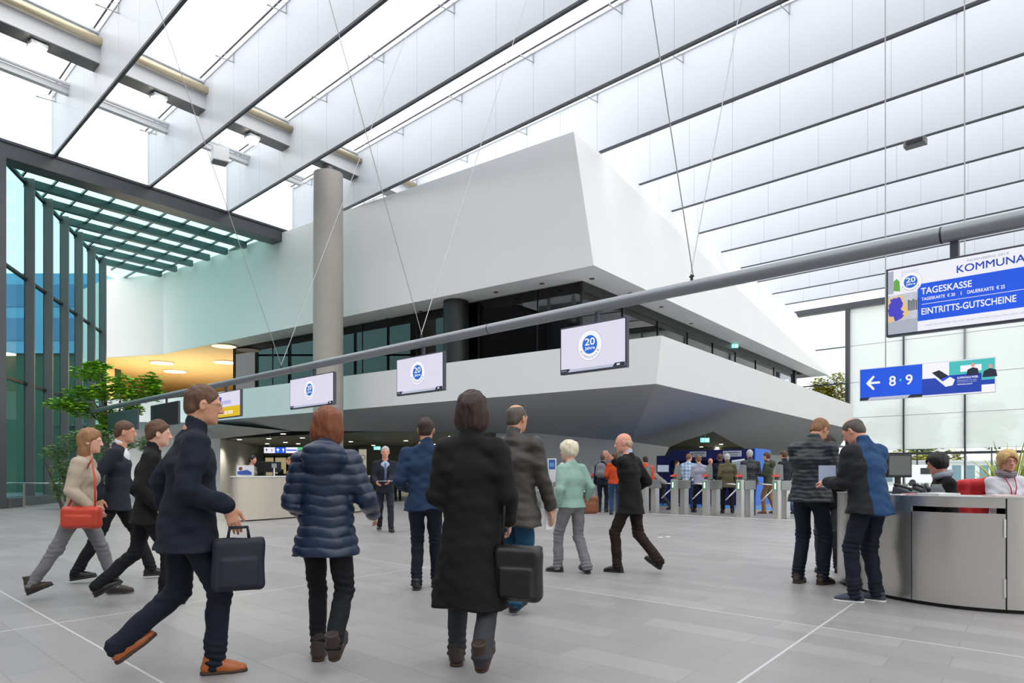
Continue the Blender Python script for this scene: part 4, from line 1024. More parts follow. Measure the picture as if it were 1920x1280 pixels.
def hang_screen(pa, pb, label, content, zt=3.285, zb=2.62):
    sa, sb = s_vis(PN, pa), s_vis(PN, pb); w = sa - sb; c = N(PN, (sa + sb) / 2, zb)
    t = thing('hanging_screen', label, 'screen', c, RZW, 'flat screens hanging under the grey pipe'); h = zt - zb
    MB().box(-w / 2, w / 2, -0.03, 0.035, 0, h).build('casing', BEZEL, t, bevel=0.006)
    MB().box(-w * 0.3, w * 0.3, 0.035, 0.075, h * 0.2, h * 0.8).build('rear_housing', BLACK, t)
    MB().box(w * 0.02, w * 0.02 + 0.05, 0.0, 0.05, h - 0.05, PZ - zb - 0.078).build('hanger_post', BEZEL, t)
    face = rect(-w / 2 + 0.02, w / 2 - 0.02, 0.025, h - 0.02, -0.0325, content[1], t, 'display')
    if content[0] == 'seal':
        seal(t, -w * 0.03, h * 0.54, h * 0.31)
        rect(-w / 2 + 0.02, w / 2 - 0.02, 0.025, 0.062, -0.0345, D_GREYB, t)
        polyf([(-w / 2 + .02, .025), (-w / 2 + .15, .025), (-w / 2 + .19, .07), (-w / 2 + .02, .07)], -0.0365, D_NAVY, t); polyf([(w / 2 - .22, .025), (w / 2 - .02, .025), (w / 2 - .02, .075), (w / 2 - .18, .075)], -0.0365, D_NAVY, t)
        rect(w / 2 - 0.15, w / 2 - 0.10, 0.04, 0.06, -0.0385, D_WHITE, t); rect(-w / 2 + 0.03, -w / 2 + 0.13, 0.042, 0.05, -0.0385, D_GREY, t)
    if content[0] == 'member':
        rect(-w / 2 + 0.02, w / 2 - 0.02, 0.025, h * 0.42, -0.0345, D_YEL, t)
        label_text('MITGLIEDER', -w * 0.22, w * 0.30, h * 0.14, h * 0.26, D_WHITE, t, -0.037)
        polyf([(-w * .16, h * .52), (-w * .07, h * .52), (-w * .03, h * .82), (-w * .11, h * .82)], -0.0345, D_VIO, t); label_text('BUNDESVERBAND', -w * 0.04, w * 0.24, h * 0.60, h * 0.65, D_VIO, t, -0.036); label_text('DER GEMEINDEN', -w * 0.04, w * 0.24, h * 0.53, h * 0.58, D_VIO, t, -0.036)
    return t
hang_screen(1053, 1177, 'largest flat screen with round blue seal, hanging in the middle under the pipe', ('seal', D_LAV))
hang_screen(746, 834, 'flat screen with round blue seal, right beside the concrete column', ('seal', D_LAV))
hang_screen(546, 628, 'small flat screen with round blue seal, in front of the concrete column', ('seal', D_LAV))
hang_screen(390, 453, 'small flat screen with yellow band reading MITGLIEDER', ('member', D_LAV))
hang_screen(284, 336, 'small dark switched-off screen, half hidden behind the man in navy jacket', ('off', mat('dark_display', rgb(40, 42, 46), 0.15)))
hang_screen(203, 259, 'leftmost small screen at the end of the pipe, black and switched off', ('off', mat('dark_display', rgb(40, 42, 46), 0.15)))
# the wide ticket screen
sa = s_vis(PN, 1663); W = 1.75; zb, zt = 2.585, 3.265; H_ = zt - zb
t = thing('hanging_screen', 'wide screen at right edge with blue ticket prices, reading TAGESKASSE', 'screen', N(PN, sa, zb), RZW, 'flat screens hanging under the grey pipe')
MB().box(0, W, -0.03, 0.05, 0, H_).build('casing', BEZEL, t, bevel=0.006)
for x in (0.55, 1.3): MB().box(x, x + 0.07, 0.0, 0.06, H_ - 0.05, PZ - zb - 0.078).build('hanger_post', BEZEL, t)
f0 = -0.0325; Y1, Y2, Y3 = f0 - 0.002, f0 - 0.004, f0 - 0.006
rect(0.02, W - 0.02, 0.02, H_ - 0.02, f0, mat('display_pale', rgb(240, 240, 250), 0.25, emit=DE), t, 'display')
rect(0.285, W - 0.02, H_ * 0.17, H_ * 0.70, Y1, D_BLUE, t)
rect(0.02, 0.285, 0.02, H_ * 0.22, Y1, D_GREY, t); rect(0.02, 0.285, H_ * 0.22, H_ * 0.60, Y1, mat('display_street', rgb(196, 200, 210), 0.3, emit=DE, var=0.35, vscale=14), t)
rect(0.02, 0.07, H_ * 0.62, H_ * 0.95, Y1, D_GREY, t); polyf([(0.07, H_ * .66), (0.13, H_ * .64), (.125, H_ * .78), (.10, H_ * .83), (.072, H_ * .80)], Y1, D_GRN, t)
q = MB()
for k in range(6): q.box(0.14, 0.285, Y1, Y1 + 0.001, H_ * (0.68 + 0.045 * k), H_ * (0.685 + 0.045 * k))
for k in range(7): q.box(0.145 + 0.022 * k, 0.148 + 0.022 * k, Y1, Y1 + 0.001, H_ * 0.66, H_ * 0.94)
q.build('pictured_facade', D_GREYB, t)
polyf([(0.02, H_ * .20), (.17, H_ * .24), (.215, H_ * .30), (.155, H_ * .58), (.02, H_ * .56)], Y2, D_TAN, t)
polyf([(x, H_ * z) for x, z in ((.03, .30), (.05, .285), (.07, .29), (.085, .215), (.115, .225), (.15, .25), (.165, .28), (.15, .31), (.17, .335), (.145, .36), (.135, .385), (.15, .41), (.158, .46), (.145, .50), (.135, .545), (.115, .56), (.10, .545), (.075, .555), (.06, .54), (.045, .545), (.04, .52), (.05, .50), (.025, .46), (.03, .42), (.02, .39))], Y3, D_VIO, t, 'pictured_map')
q = MB()
for k in range(7):
    x = 0.20 + 0.014 * k; q.box(x, x + 0.008, Y2, Y2 + 0.001, H_ * 0.34, H_ * (0.50 - 0.01 * (k % 3)))
q.build('pictured_people', D_NAVY, t)
seal(t, 0.225, H_ * 0.745, 0.098, Y2 - 0.001)
def bt(s, x0, x1, z0, z1, m=D_WHITE): label_text(s, x0, x1, H_ * z0, H_ * z1, m, t, Y2)
bt('KOMMUNALE', 0.615, 1.24, 0.765, 0.865, D_DEEP); bt('NÜRNBERG 2019', 0.70, 1.02, 0.895, 0.935, D_GREY)
bt('TAGESKASSE', 0.315, 0.735, 0.545, 0.635); bt('TAGESKARTE  € 20', 0.32, 0.60, 0.455, 0.50); bt('I', 0.648, 0.653, 0.455, 0.50); bt('DAUERKARTE  € 25', 0.70, 0.99, 0.455, 0.505)
bt('EINTRITTS-GUTSCHEINE', 0.32, 1.075, 0.255, 0.345); rect(0.32, W - 0.08, H_ * 0.40, H_ * 0.406, Y2, D_WHITE, t)
bt('HIER ERHALTEN SIE FÜR EINEN EINTRITTSGUTSCHEIN EINE KOSTENLOSE TAGESKARTE', 0.35, 1.55, 0.085, 0.115, D_GREYB)

# ---- the hall sign with arrow
c = at(1612, 752, 15.0); Wd, Hd_ = 2.42, 0.675
t = thing('hanging_sign', 'blue hanging sign with white arrow and the numbers 8 and 9', 'sign', c, RZW)
MB().box(0, Wd, 0, 0.06, 0, Hd_).build('sign_case', D_GREYB if False else mat('sign_case_white', rgb(225, 230, 238), 0.4), t)
rect(0.01, 1.19, 0.03, Hd_ - 0.01, -0.002, D_BLUE, t, 'display'); rect(1.19, Wd - 0.01, 0.01, Hd_ - 0.01, -0.002, D_WHITE, t, 'display')
rect(1.19, 2.20, 0.03, 0.36, -0.004, D_DEEP, t); rect(1.66, Wd - 0.01, 0.16, Hd_ - 0.02, -0.003, D_TEAL, t); rect(1.19, 2.20, 0.03, 0.36, -0.005, D_DEEP, t); rect(1.60, 2.20, 0.30, 0.39, -0.005, D_DEEP, t)
rect(1.85, 2.2, 0.44, 0.56, -0.0045, D_WHITE, t)
q = MB()
for (cx, cz, sc2) in ((2.06, 0.42, 1.0), (2.34, 0.36, 1.15)):
    q.poly([(cx - .11 * sc2, -.006, cz - .06), (cx + .10 * sc2, -.006, cz - .06), (cx + .08 * sc2, -.006, cz + .06 * sc2), (cx, -.006, cz + .09 * sc2), (cx - .09 * sc2, -.006, cz + .05 * sc2)])
q.build('pictured_suit', D_NAVY, t)
q = MB()
for (cx, cz) in ((2.06, 0.555), (2.345, 0.50)): q.disc((cx, -.006, cz), (0, -1, 0), 0.040, 14, 0.001, 0.8)
q.build('pictured_face', D_SKIN, t)
rect(2.20, 2.41, 0.16, 0.25, -0.007, D_DEEP, t)
polyf([(1.27, .52), (1.40, .56), (1.76, .30), (1.72, .19), (1.60, .17)], -0.007, D_WHITE, t, 'pictured_phone'); polyf([(1.36, .47), (1.49, .51), (1.68, .36), (1.55, .28)], -0.009, D_NAVY, t, 'pictured_phone_screen'); polyf([(1.52, .33), (1.66, .38), (1.68, .36), (1.55, .28)], -0.0095, D_BLUE, t, 'pictured_phone_band')
label_text('KOMMUNALE MOBIL', 1.80, 2.15, 0.305, 0.345, D_WHITE, t, -0.007); label_text('Messebesuch mit dem', 1.80, 2.12, 0.262, 0.285, D_GREYB, t, -0.007); label_text('Smartphone planen', 1.80, 2.12, 0.228, 0.250, D_GREYB, t, -0.007); label_text('KOMMUNALE.DE/APP', 1.80, 2.05, 0.185, 0.208, D_WHITE, t, -0.007)
label_text('8', 0.58, 0.70, 0.275, 0.475, D_WHITE, t, -0.005); label_text('9', 0.89, 1.01, 0.275, 0.475, D_WHITE, t, -0.005)
MB().disc((0.79, -0.004, 0.38), (0, -1, 0), 0.025, 16, 0.001).build('dot', D_TEAL, t)
q = MB(); q.box(0.17, 0.40, -0.005, -0.004, 0.345, 0.39)
for sg in (-1, 1): q.poly([(0.13, -.005, .3675), (0.165, -.005, .3675 + sg * .045 - .0), (0.27, -.005, .3675 + sg * .155), (0.30, -.005, .3675 + sg * .125), (0.20, -.005, .3675)][:5])
q.build('arrow', D_WHITE, t)
polyf([(0.01, 0.01), (.16, .01), (.21, .065), (.01, .065)], -0.006, D_NAVY, t); polyf([(.16, .01), (.92, .01), (.97, .065), (.21, .065)], -0.006, D_GREYB, t); polyf([(.92, .01), (1.19, .01), (1.19, .065), (.97, .065)], -0.006, D_NAVY, t)
for x in (0.50, 1.92): MB().tube([(x, 0.03, Hd_ - 0.02), (x - 0.01, 0.03, BZ - c.z)], 0.012, 6).build('suspension_wire', WIRE, t)

# ---- turnstiles
CYLG = mat('green_light', rgb(70, 175, 125), 0.4, emit=0.55); REDP = mat('red_plastic', rgb(205, 60, 40), 0.4)
def make_turnstile():
    t = thing('turnstile', '', 'turnstile', (0, 0, 0), RZW, 'row of steel tripod turnstiles')
    MB().box(-0.075, 0.075, -0.06, 0.14, 0, 1.04).build('front_post', STEEL, t, bevel=0.008)
    MB().box(-0.075, 0.085, 0.46, 0.70, 0, 0.80).build('rear_post', STEEL, t, bevel=0.008)
    MB().box(-0.085, 0.095, 0.12, 0.80, 0.76, 1.02).build('mechanism_housing', mat('steel_sheet', rgb(150, 150, 148), 0.35, 0.8), t, bevel=0.015)
    MB().box(-0.045, 0.045, -0.066, -0.06, 0.76, 0.99).build('light_strip', CYLG, t); MB().box(-0.018, 0.018, -0.070, -0.066, 0.80, 0.96).build('pictogram', SIGNW, t)
    r = MB().prism([(-.07, .02, 1.04), (.07, .02, 1.04), (.07, .30, 1.04), (-.07, .30, 1.04)], [(-.06, .17, 1.46), (.06, .17, 1.46), (.06, .29, 1.44), (-.06, .29, 1.44)]).build('reader_head', mat('grey_reader_plastic', rgb(112, 116, 116), 0.45), t, bevel=0.012)
    MB().prism([(-.10, -.05, 1.12), (.06, -.05, 1.12), (.06, .06, 1.12), (-.10, .06, 1.12)], [(-.10, -.02, 1.17), (.06, -.02, 1.20), (.06, .07, 1.20), (-.10, .07, 1.17)]).build('ticket_slot', REDP, r)
    h = MB().tube([(-0.09, 0.30, 0.88), (-0.14, 0.30, 0.88)], 0.05, 14).build('hub', CHROME, t, True)
    MB().tube([(-0.13, 0.30, 0.90), (-0.66, 0.26, 0.93)], 0.019, 10).build('tripod_arm', CHROME, h, True)
    MB().tube([(-0.13, 0.28, 0.86), (-0.36, -0.10, 0.48)], 0.019, 10).build('tripod_arm', CHROME, h, True)
    return t
names = ['nearest, rightmost of the row beside the man in dark puffer coat', 'second from right end, before the man in dark quilted jacket', 'third from the right end, in front of the silver-haired man', 'fourth from the right end, in front of the man in plaid shirt', 'fifth from the right end, beside the bending man in grey']
tp = make_turnstile()
for k in range(16):
    o = tp if k == 0 else copy_tree(tp)
    o.location = N(18.2, 7.97 + 1.03 * k, 0)
    if k < 5: o['label'] = 'steel tripod turnstile, ' + names[k]
    elif k < 8: o['label'] = 'steel turnstile behind the bald man in black suit and the woman in mint jacket'
    else: o['label'] = 'far steel turnstile in the left stretch of the row, behind the walking people'
struct(MB().fbox(N, 18.02, 18.10, 6.6, 24.2, 0.0, 0.012).build('trim_50', mat('pale_threshold', rgb(215, 214, 210), 0.5)))
struct(MB().fbox(N, 22.9, 24.5, 3.0, 30, 0.0, 0.01).build('trim_51', mat('blue_carpet_strip', rgb(70, 140, 220), 0.9)))
for i, (px, py) in enumerate(((1158, 1021), (1238, 1007), (1252, 1006), (1031, 991), (614, 969), (640, 980))):
    c = flo(px, py); t = tag(MB().lathe((c.x, c.y, 0.0), [(0.055, 0), (0.05, 0.006)], 16).build('floor_dot', mat('pale_dot', rgb(225, 225, 222), 0.4)), 'small pale round dot on the grey floor, ' + ('by the info counter' if px < 700 else 'before the turnstiles'), 'floor stud', 'pale dots on the floor')  # flat pale discs standing for small white dots on the floor

# ---- glass railing at left
t = thing('glass_railing', 'low glass and steel railing at the left edge, before the dark fins', 'railing', (-19.4, 24.7, 0))
for x in (0.9, 2.25, 3.6, 4.95): MB().box(x - 0.03, x + 0.03, -0.03, 0.03, 0, 0.86).build('post', STEEL, t)
MB().tube([(0, 0, 0.87), (5.2, 0, 0.87)], 0.022, 10).build('handrail', CHROME, t, True); MB().box(0, 5.2, -0.015, 0.015, 0.05, 0.08).build('lower_rail', CHROME, t)
for a in (0.0, 0.95, 2.3, 3.65): MB().box(a, a + 1.25 if a else 0.85, -0.006, 0.006, 0.12, 0.80).build('glass_panel', CLEAR, t)

# ---- counters
def catmull(P, n=8):
    P = [Vector((*p, 0)) for p in P]; out = []
    for i in range(len(P) - 1):
        p0, p1, p2, p3 = P[max(i - 1, 0)], P[i], P[i + 1], P[min(i + 2, len(P) - 1)]
        for k in range(n):
            t = k / n; out.append(0.5 * ((2 * p1) + (p2 - p0) * t + (2 * p0 - 5 * p1 + 4 * p2 - p3) * t * t + (3 * p1 - p0 - 3 * p2 + p3) * t ** 3))
    return out + [P[-1]]
def ribbon(path, i0, i1, z0, z1, t0, t1, org):
    """solid strip following the outline between inward offsets t0 and t1"""
    pts = path[i0:i1 + 1]; m = MB(); o0 = []; o1 = []
    for i, p in enumerate(pts):
        gi = i0 + i; d = (path[min(gi + 1, len(path) - 1)] - path[max(gi - 1, 0)]).normalized(); nr = Vector((-d.y, d.x, 0))
        o0.append(p + nr * t0 - org); o1.append(p + nr * t1 - org)
    for i in range(len(pts)): m.v += [tuple(o0[i] + Vector((0, 0, z0))), tuple(o1[i] + Vector((0, 0, z0))), tuple(o1[i] + Vector((0, 0, z1))), tuple(o0[i] + Vector((0, 0, z1)))]
    for i in range(len(pts) - 1):
        a = i * 4; b = a + 4
        for k in range(4): m.f.append((a + k, a + (k + 1) % 4, b + (k + 1) % 4, b + k)); m.mi.append(0)
    m.f += [(3, 2, 1, 0), tuple(range(len(m.v) - 4, len(m.v)))]; m.mi += [0, 0]
    return m
path = catmull([(3.68, 7.95), (3.61, 7.72), (3.585, 7.4), (3.63, 6.95), (3.78, 6.57), (4.03, 6.26), (4.44, 6.05), (5.0, 5.98), (5.7, 6.1), (6.3, 6.5)], 40)
org = Vector((4.2, 7.0, 0))
def idx(px): return min(range(len(path)), key=lambda i: abs(path[i].x / path[i].y - (px - 960) / FPX) + (0 if 60 < i else 9))
ia, ib_ = idx(1707), idx(1886)
t = thing('steel_counter', 'large curved brushed steel reception counter at the lower right', 'counter', org)
L_ = len(path) - 1
ribbon(path, 0, L_, 0.0, 0.035, 0.03, 0.08, org).build('plinth', STEELD, t)
ribbon(path, 0, ia, 0.035, 1.0, 0, 0.03, org).build('side_panel', STEEL, t, 'auto')
ribbon(path, ia, ia + 1, 0.035, 0.86, 0.004, 0.03, org).build('panel_gap', STEELD, t)
ribbon(path, ia + 1, ib_, 0.035, 0.865, 0, 0.03, org).build('front_door', STEEL, t, 'auto'); ribbon(path, ia + 1, ib_, 0.915, 1.0, 0, 0.03, org).build('top_band', STEEL, t, 'auto')
ribbon(path, ib_ + 1, L_, 0.035, 1.0, 0, 0.03, org).build('side_panel', STEEL, t, 'auto'); ribbon(path, ib_, ib_ + 1, 0.035, 1.0, 0.006, 0.03, org).build('panel_gap', STEELD, t)
q = path[ib_] - org; d_ = Vector((q.x, q.y, 0))
MB().box(q.x - 0.02, q.x + 0.0, q.y - 0.008, q.y + 0.01, 0.14, 0.30).box(q.x - 0.02, q.x, q.y - 0.008, q.y + 0.01, 0.66, 0.82).build('hinge', CHROME, t)
ribbon(path, 0, L_, 1.0, 1.012, -0.006, 0.62, org).build('counter_top', mat('brushed_steel_top', rgb(205, 205, 204), 0.3, 0.85, bump=0.03, bscale=60), t)
ribbon(path, 0, ia - 16, 0.06, 0.99, 0.55, 0.60, org).build('inner_panel', DARK, t); ribbon(path, ib_ + 8, L_, 0.06, 0.99, 0.55, 0.60, org).build('inner_panel', DARK, t)
CT = 1.012
BEIGE = mat('pale_wood_grain', rgb(205, 196, 184), 0.35, 0.35, var=0.10, vscale=6, stretch=(6, 6, 0.15))
path2 = catmull([(-7.5, 18.9), (-7.05, 17.72), (-6.5, 18.15), (-5.9, 19.3), (-5.1, 21.0), (-4.62, 22.8)], 10); org2 = Vector((-6.2, 19.6, 0))
t = thing('info_counter', 'long curved beige metallic info counter behind the woman in puffer jacket', 'counter', org2)
ribbon(path2, 0, len(path2) - 1, 0.0, 0.03, 0.03, 0.08, org2).build('plinth', STEELD, t); ribbon(path2, 0, 10, 0.03, 1.12, 0, 0.04, org2).build('side_panel', BEIGE, t, 'auto'); ribbon(path2, 10, len(path2) - 1, 0.03, 1.12, 0, 0.04, org2).build('front_panel', BEIGE, t, 'auto')
ribbon(path2, 0, len(path2) - 1, 1.12, 1.15, -0.02, 0.6, org2).build('counter_top', mat('white_counter_top', rgb(225, 225, 222), 0.4), t)
def monitor(name, label, loc, rz, w, h, stand, m, group=None):
    t = thing(name, label, 'monitor', loc, rz, group)
    MB().box(-w / 2, w / 2, -0.02, 0.02, stand, stand + h).build('casing', BLACK, t, bevel=0.006); rect(-w / 2 + 0.015, w / 2 - 0.015, stand + 0.025, stand + h - 0.015, -0.022, m, t, 'display')
    MB().box(-0.025, 0.025, 0.0, 0.03, 0.01, stand + 0.02).build('stand', BLACK, t); MB().box(-0.10, 0.10, -0.07, 0.09, 0.0, 0.012).build('foot', BLACK, t); return t
# items on the steel counter
c = at(1697, 893, 7.25); monitor('monitor', 'black flat monitor standing on the steel counter beside the man in blue jacket', (c.x, c.y + 0.12, CT), 0.12, 0.275, 0.24, 0.165, mat('display_painted_reflection', rgb(120, 124, 126), 0.2, emit=0.35))  # the screen's grey reflection is put in as a faint glow
def phone(px, Y, lab, rz):
    c = at(px, 900, Y); t = thing('desk_phone', lab, 'telephone', (c.x, c.y, CT), rz, 'dark desk phones on the steel counter')
    MB().prism([(-.09, -.1, 0), (.09, -.1, 0), (.09, .1, 0), (-.09, .1, 0)], [(-.085, -.09, .02), (.085, -.09, .02), (.085, .09, .075), (-.085, .09, .075)]).build('phone_base', mat('dark_grey_plastic', rgb(58, 62, 70), 0.45), t, bevel=0.004)
    MB().tube([(-.06, -.09, .045), (-.062, -.05, .062), (-.062, .04, .085), (-.06, .085, .092)], [0.02, 0.013, 0.013, 0.02], 10).build('handset', BLACK, t, True); MB().box(-.02, .07, .03, .035, .075, .10).build('display', mat('lcd_grey', rgb(140, 150, 140), 0.3), t)
phone(1700, 7.05, 'dark desk phone on the steel counter in front of the monitor', 0.5); phone(1752, 7.0, 'dark grey desk phone in the middle of the steel counter', -0.4); phone(1735, 7.35, 'dark desk phone behind another one on the steel counter', 0.2)
def sheet(name, lab, cat, loc, rz, w, d, h, m, group=None): return_ = MB().box(-w / 2, w / 2, -d / 2, d / 2, 0, h).build(name, m); return_.location = loc; return_.rotation_euler = (0, 0, rz); return tag(return_, lab, cat, group)
PAPER = mat('white_paper', rgb(238, 238, 240), 0.6); PINKP = mat('pink_paper', rgb(228, 160, 170), 0.6)
c = at(1760, 905, 6.7); sheet('paper_stack', 'white papers lying on the steel counter before the black-haired woman', 'paper', (c.x, c.y, CT), 0.4, 0.30, 0.22, 0.02, PAPER)
c = at(1742, 905, 6.95); sheet('folder', 'pink folder lying beside the phones on the steel counter', 'folder', (c.x - 0.24, c.y - 0.12, CT), -0.2, 0.16, 0.10, 0.012, PINKP)
c = at(1880, 905, 6.35); sheet('leaflet_stack', 'pale pink leaflets on the steel counter before the blonde woman', 'leaflet', (c.x, c.y, CT), 0.1, 0.26, 0.16, 0.012, mat('pale_pink_paper', rgb(240, 214, 214), 0.6))
c = at(1702, 905, 6.55); sheet('leaflet_stack', 'small white leaflets at the left end of the steel counter top', 'leaflet', (c.x - 0.02, c.y + 0.12, CT), 0.7, 0.12, 0.08, 0.01, PAPER)
# chair with red jackets
RED = mat('red_cloth', rgb(196, 24, 30), 0.75, bump=0.3, bscale=90, var=0.15, sheen=0.3)
cx_, cy_ = at(1832, 900, 8.35).x, 8.35
t = thing('counter_chair', 'high office chair behind the steel counter with a red coat over its back', 'chair', (cx_, cy_, 0), -0.15)
MB().tube([(0, 0.25, 0.10), (0, 0.25, 0.56)], 0.03, 12).build('column', CHROME, t, True)
for k in range(5): a = k * 2 * PI / 5; MB().tube([(0, .25, .10), (0.28 * math.cos(a), .25 + .28 * math.sin(a), .045)], [0.022, 0.016], 8).build('leg', BLACK, t, True)
for k in range(5): a = k * 2 * PI / 5; MB().lathe((0.28 * math.cos(a), .25 + .28 * math.sin(a), 0), [(0.02, 0), (0.026, 0.02), (0.02, 0.045)], 10).build('castor', BLACK, t, True)
MB().box(-0.23, 0.23, 0.03, 0.47, 0.56, 0.63).build('seat', BLACK, t, True, 0.025); MB().box(-0.2, 0.2, 0.0, 0.05, 0.66, 1.10).build('backrest', BLACK, t, True, 0.02)
J = SDF((-0.36, -0.2, 0.5), (0.36, 0.22, 1.25), 0.012)
J.cone((-0.17, 0.02, 1.08), (0.17, 0.02, 1.10), 0.075, 0.075, 0.03); J.cone((-0.17, -0.02, 0.66), (-0.15, 0.0, 1.06), 0.085, 0.075, 0.05); J.cone((0.19, -0.02, 0.66), (0.15, 0.0, 1.06), 0.095, 0.075, 0.05); J.cone((0, -0.02, 0.70), (0, 0, 1.05), 0.09, 0.07, 0.06)
J.plane((0, 0, 0.62), (0, 0, -1)); J.ell((0, 0.02, 1.19), (0.12, 0.05, 0.05), 0.01, mode='sub'); J.disp(wob(4, 0.016, 26, (1, 0.6, 0.25)))
v_, q_ = J.mesh(); o = mesh_obj('coat', [(v_, q_, 0)], RED, None); o.location = (cx_, cy_, 0); o.rotation_euler = (0, 0, -0.15); tag(o, 'bright red coat draped over the chair back between the two seated women', 'coat')
# items on the info counter
c = at(460, 905, 18.4); t = thing('card_display', 'small white and blue poster card standing at the left end of the info counter', 'card display', (c.x, c.y, 1.15), 0.1)
MB().box(-0.22, 0.22, -0.006, 0.006, 0, 0.28).build('card', PAPER, t); polyf([(-.20, .03), (.16, .03), (.16, .10), (.05, .16), (-.20, .12)], -0.009, mat('blue_print', rgb(70, 100, 190), 0.5), t); MB().disc((-0.12, -0.009, 0.19), (0, -1, 0), 0.05, 14, 0.001).build('picture', mat('brown_print', rgb(130, 80, 70), 0.5), t)
for i, (px, Y) in enumerate(((497, 19.9), (513, 20.3))):
    c = at(px, 900, Y); monitor('monitor', ['black monitor on the info counter seen from behind, left one', 'black monitor on the info counter seen from behind, right one'][i], (c.x, c.y, 1.15), PI + 0.3 * i, 0.42, 0.30, 0.10, DARK, 'black monitors on the info counter')
c = at(514, 905, 19.4); t = thing('card_reader', 'small white card terminal on a pole on the info counter', 'card terminal', (c.x, c.y, 1.15)); MB().tube([(0, 0, 0), (0, 0, 0.22)], 0.02, 8).build('pole', PAPER, t); MB().box(-0.06, 0.06, -0.03, 0.03, 0.22, 0.34).build('terminal', mat('grey_plastic', rgb(150, 155, 158), 0.4), t)

# ---- lobby furniture
def lobp(px, py, Y): return at(px, py, Y)
c = lobp(495, 849.5, 38); w = 98 / FPX * 38; t = thing('hall_sign', 'long lit sign strip in the lobby with white, blue and green fields', 'sign', c)
hh_ = 11.5 / FPX * 38; MB().box(0, w, 0, 0.08, 0, hh_).build('sign_case', BLACK, t); Dm = [mat('sign_pale', rgb(228, 226, 240), 0.4, emit=0.9), D_BLUE, mat('sign_green', rgb(80, 200, 120), 0.4, emit=0.8)]
rect(0, w * .21, 0.01, hh_ - 0.01, -0.003, Dm[0], t); rect(w * .21, w * .42, 0.01, hh_ - 0.01, -0.003, Dm[1], t); rect(w * .42, w * .64, .01, hh_ - .01, -.003, Dm[0], t); rect(w * .64, w, .01, hh_ - .01, -.003, Dm[2], t); rect(w * .43, w * .63, hh_ * .4, hh_ * .6, -.005, D_BLUE, t)
q = MB(); x = w * .265; q.box(x - .015, x + .015, -.006, -.005, hh_ * .2, hh_ * .6).poly([(x - .09, -.006, hh_ * .5), (x + .09, -.006, hh_ * .5), (x, -.006, hh_ * .85)]); q.build('arrow', SIGNW, t); label_text('9', w * .355, w * .38, hh_ * .2, hh_ * .8, SIGNW, t, -.006); label_text('H', w * .14, w * .16, hh_ * .25, hh_ * .75, BLACK, t, -.006)
x = w * .05; q = MB().box(x - .012, x + .012, -.006, -.005, hh_ * .2, hh_ * .6).poly([(x - .06, -.006, hh_ * .5), (x + .06, -.006, hh_ * .5), (x, -.006, hh_ * .8)]).build('arrow', BLACK, t)
for x in (0.3, w - 0.3): MB().tube([(x, 0.04, hh_), (x, 0.04, LZ - c.z)], 0.012, 6).build('hanger', WIRE, t)
c = lobp(497, 920, 48); w = 78 / FPX * 48; t = thing('service_window', 'dark-framed service window with beige panes at the back of the lobby', 'service window', (c.x, c.y, 0)); zt2 = at(0, 855, 48).z
MB().box(-.1, w, 0, .1, 0, .95).box(-.1, w, 0, .1, zt2 - .1, zt2 + .05).box(-.1, 0, 0, .1, .95, zt2).box(w * .2, w * .24, 0, .1, .95, zt2).box(w * .93, w, 0, .1, .95, zt2).build('frame', BLACK, t); BP = mat('beige_lit_panel', rgb(190, 176, 132), 0.5, emit=0.55)
rect(0, w * .2, .95, zt2 - .1, .05, BP, t, 'pane'); rect(w * .24, w * .5, 1.2, zt2 - .1, .05, BP, t, 'pane'); rect(w * .5, w * .93, .95, zt2 - .1, .06, DARK, t, 'pane'); rect(w * .58, w * .75, 1.75, 2.05, .04, mat('yellow_notice', rgb(240, 180, 20), 0.5, emit=0.8), t, 'notice'); rect(w * .30, w * .44, .95, 1.5, .04, BLACK, t, 'pane')
c = at(680, 905, 30); t = thing('roll_up_banner', 'tall beige roll-up banner with a round emblem, in the lobby', 'banner', (c.x, c.y, 0)); zt2 = at(0, 842, 30).z
MB().box(-.16, .16, 0, .02, .05, zt2).build('banner_cloth', mat('beige_banner', rgb(225, 214, 190), 0.6), t); MB().box(-.2, .2, -.08, .1, 0, .05).build('foot', STEEL, t); MB().disc((0, -.003, zt2 - .35), (0, -1, 0), .12, 20, .001).build('emblem', mat('emblem_grey', rgb(120, 112, 100), 0.6), t); MB().disc((0, -.005, zt2 - .35), (0, -1, 0), .09, 20, .001).build('emblem_centre', mat('beige_banner', rgb(225, 214, 190), 0.6), t)
c = at(1035, 905, 22); t = thing('poster_stand', 'narrow poster stand with blue poster in front of the light grey core wall', 'poster stand', (c.x, c.y, 0)); zt2 = at(0, 859, 22).z
MB().box(-.14, .14, 0, .03, .95, zt2).build('poster_board', mat('pale_board', rgb(205, 210, 214), 0.5), t); MB().box(-.03, .03, 0, .03, 0.02, .95).build('pole', STEEL, t); MB().box(-.16, .16, -.14, .16, 0, .02).build('foot', STEEL, t); rect(-.10, .10, zt2 - .34, zt2 - .04, -.003, mat('blue_print_dark', rgb(30, 84, 160), 0.5), t); rect(-.07, .07, zt2 - .26, zt2 - .14, -.005, mat('blue_print_light', rgb(90, 150, 200), 0.5), t)
for px in (1054,):
    c = at(px, 905, 21.6); t = thing('info_pillar', 'slim white leaflet pillar beside the woman in mint jacket', 'pillar', (c.x, c.y, 0)); MB().box(-.05, .05, 0, .1, 0, at(0, 867, 21.6).z).build('pillar_body', PAPER, t); MB().box(-.12, .12, -.08, .16, 0, .03).build('foot', STEEL, t)
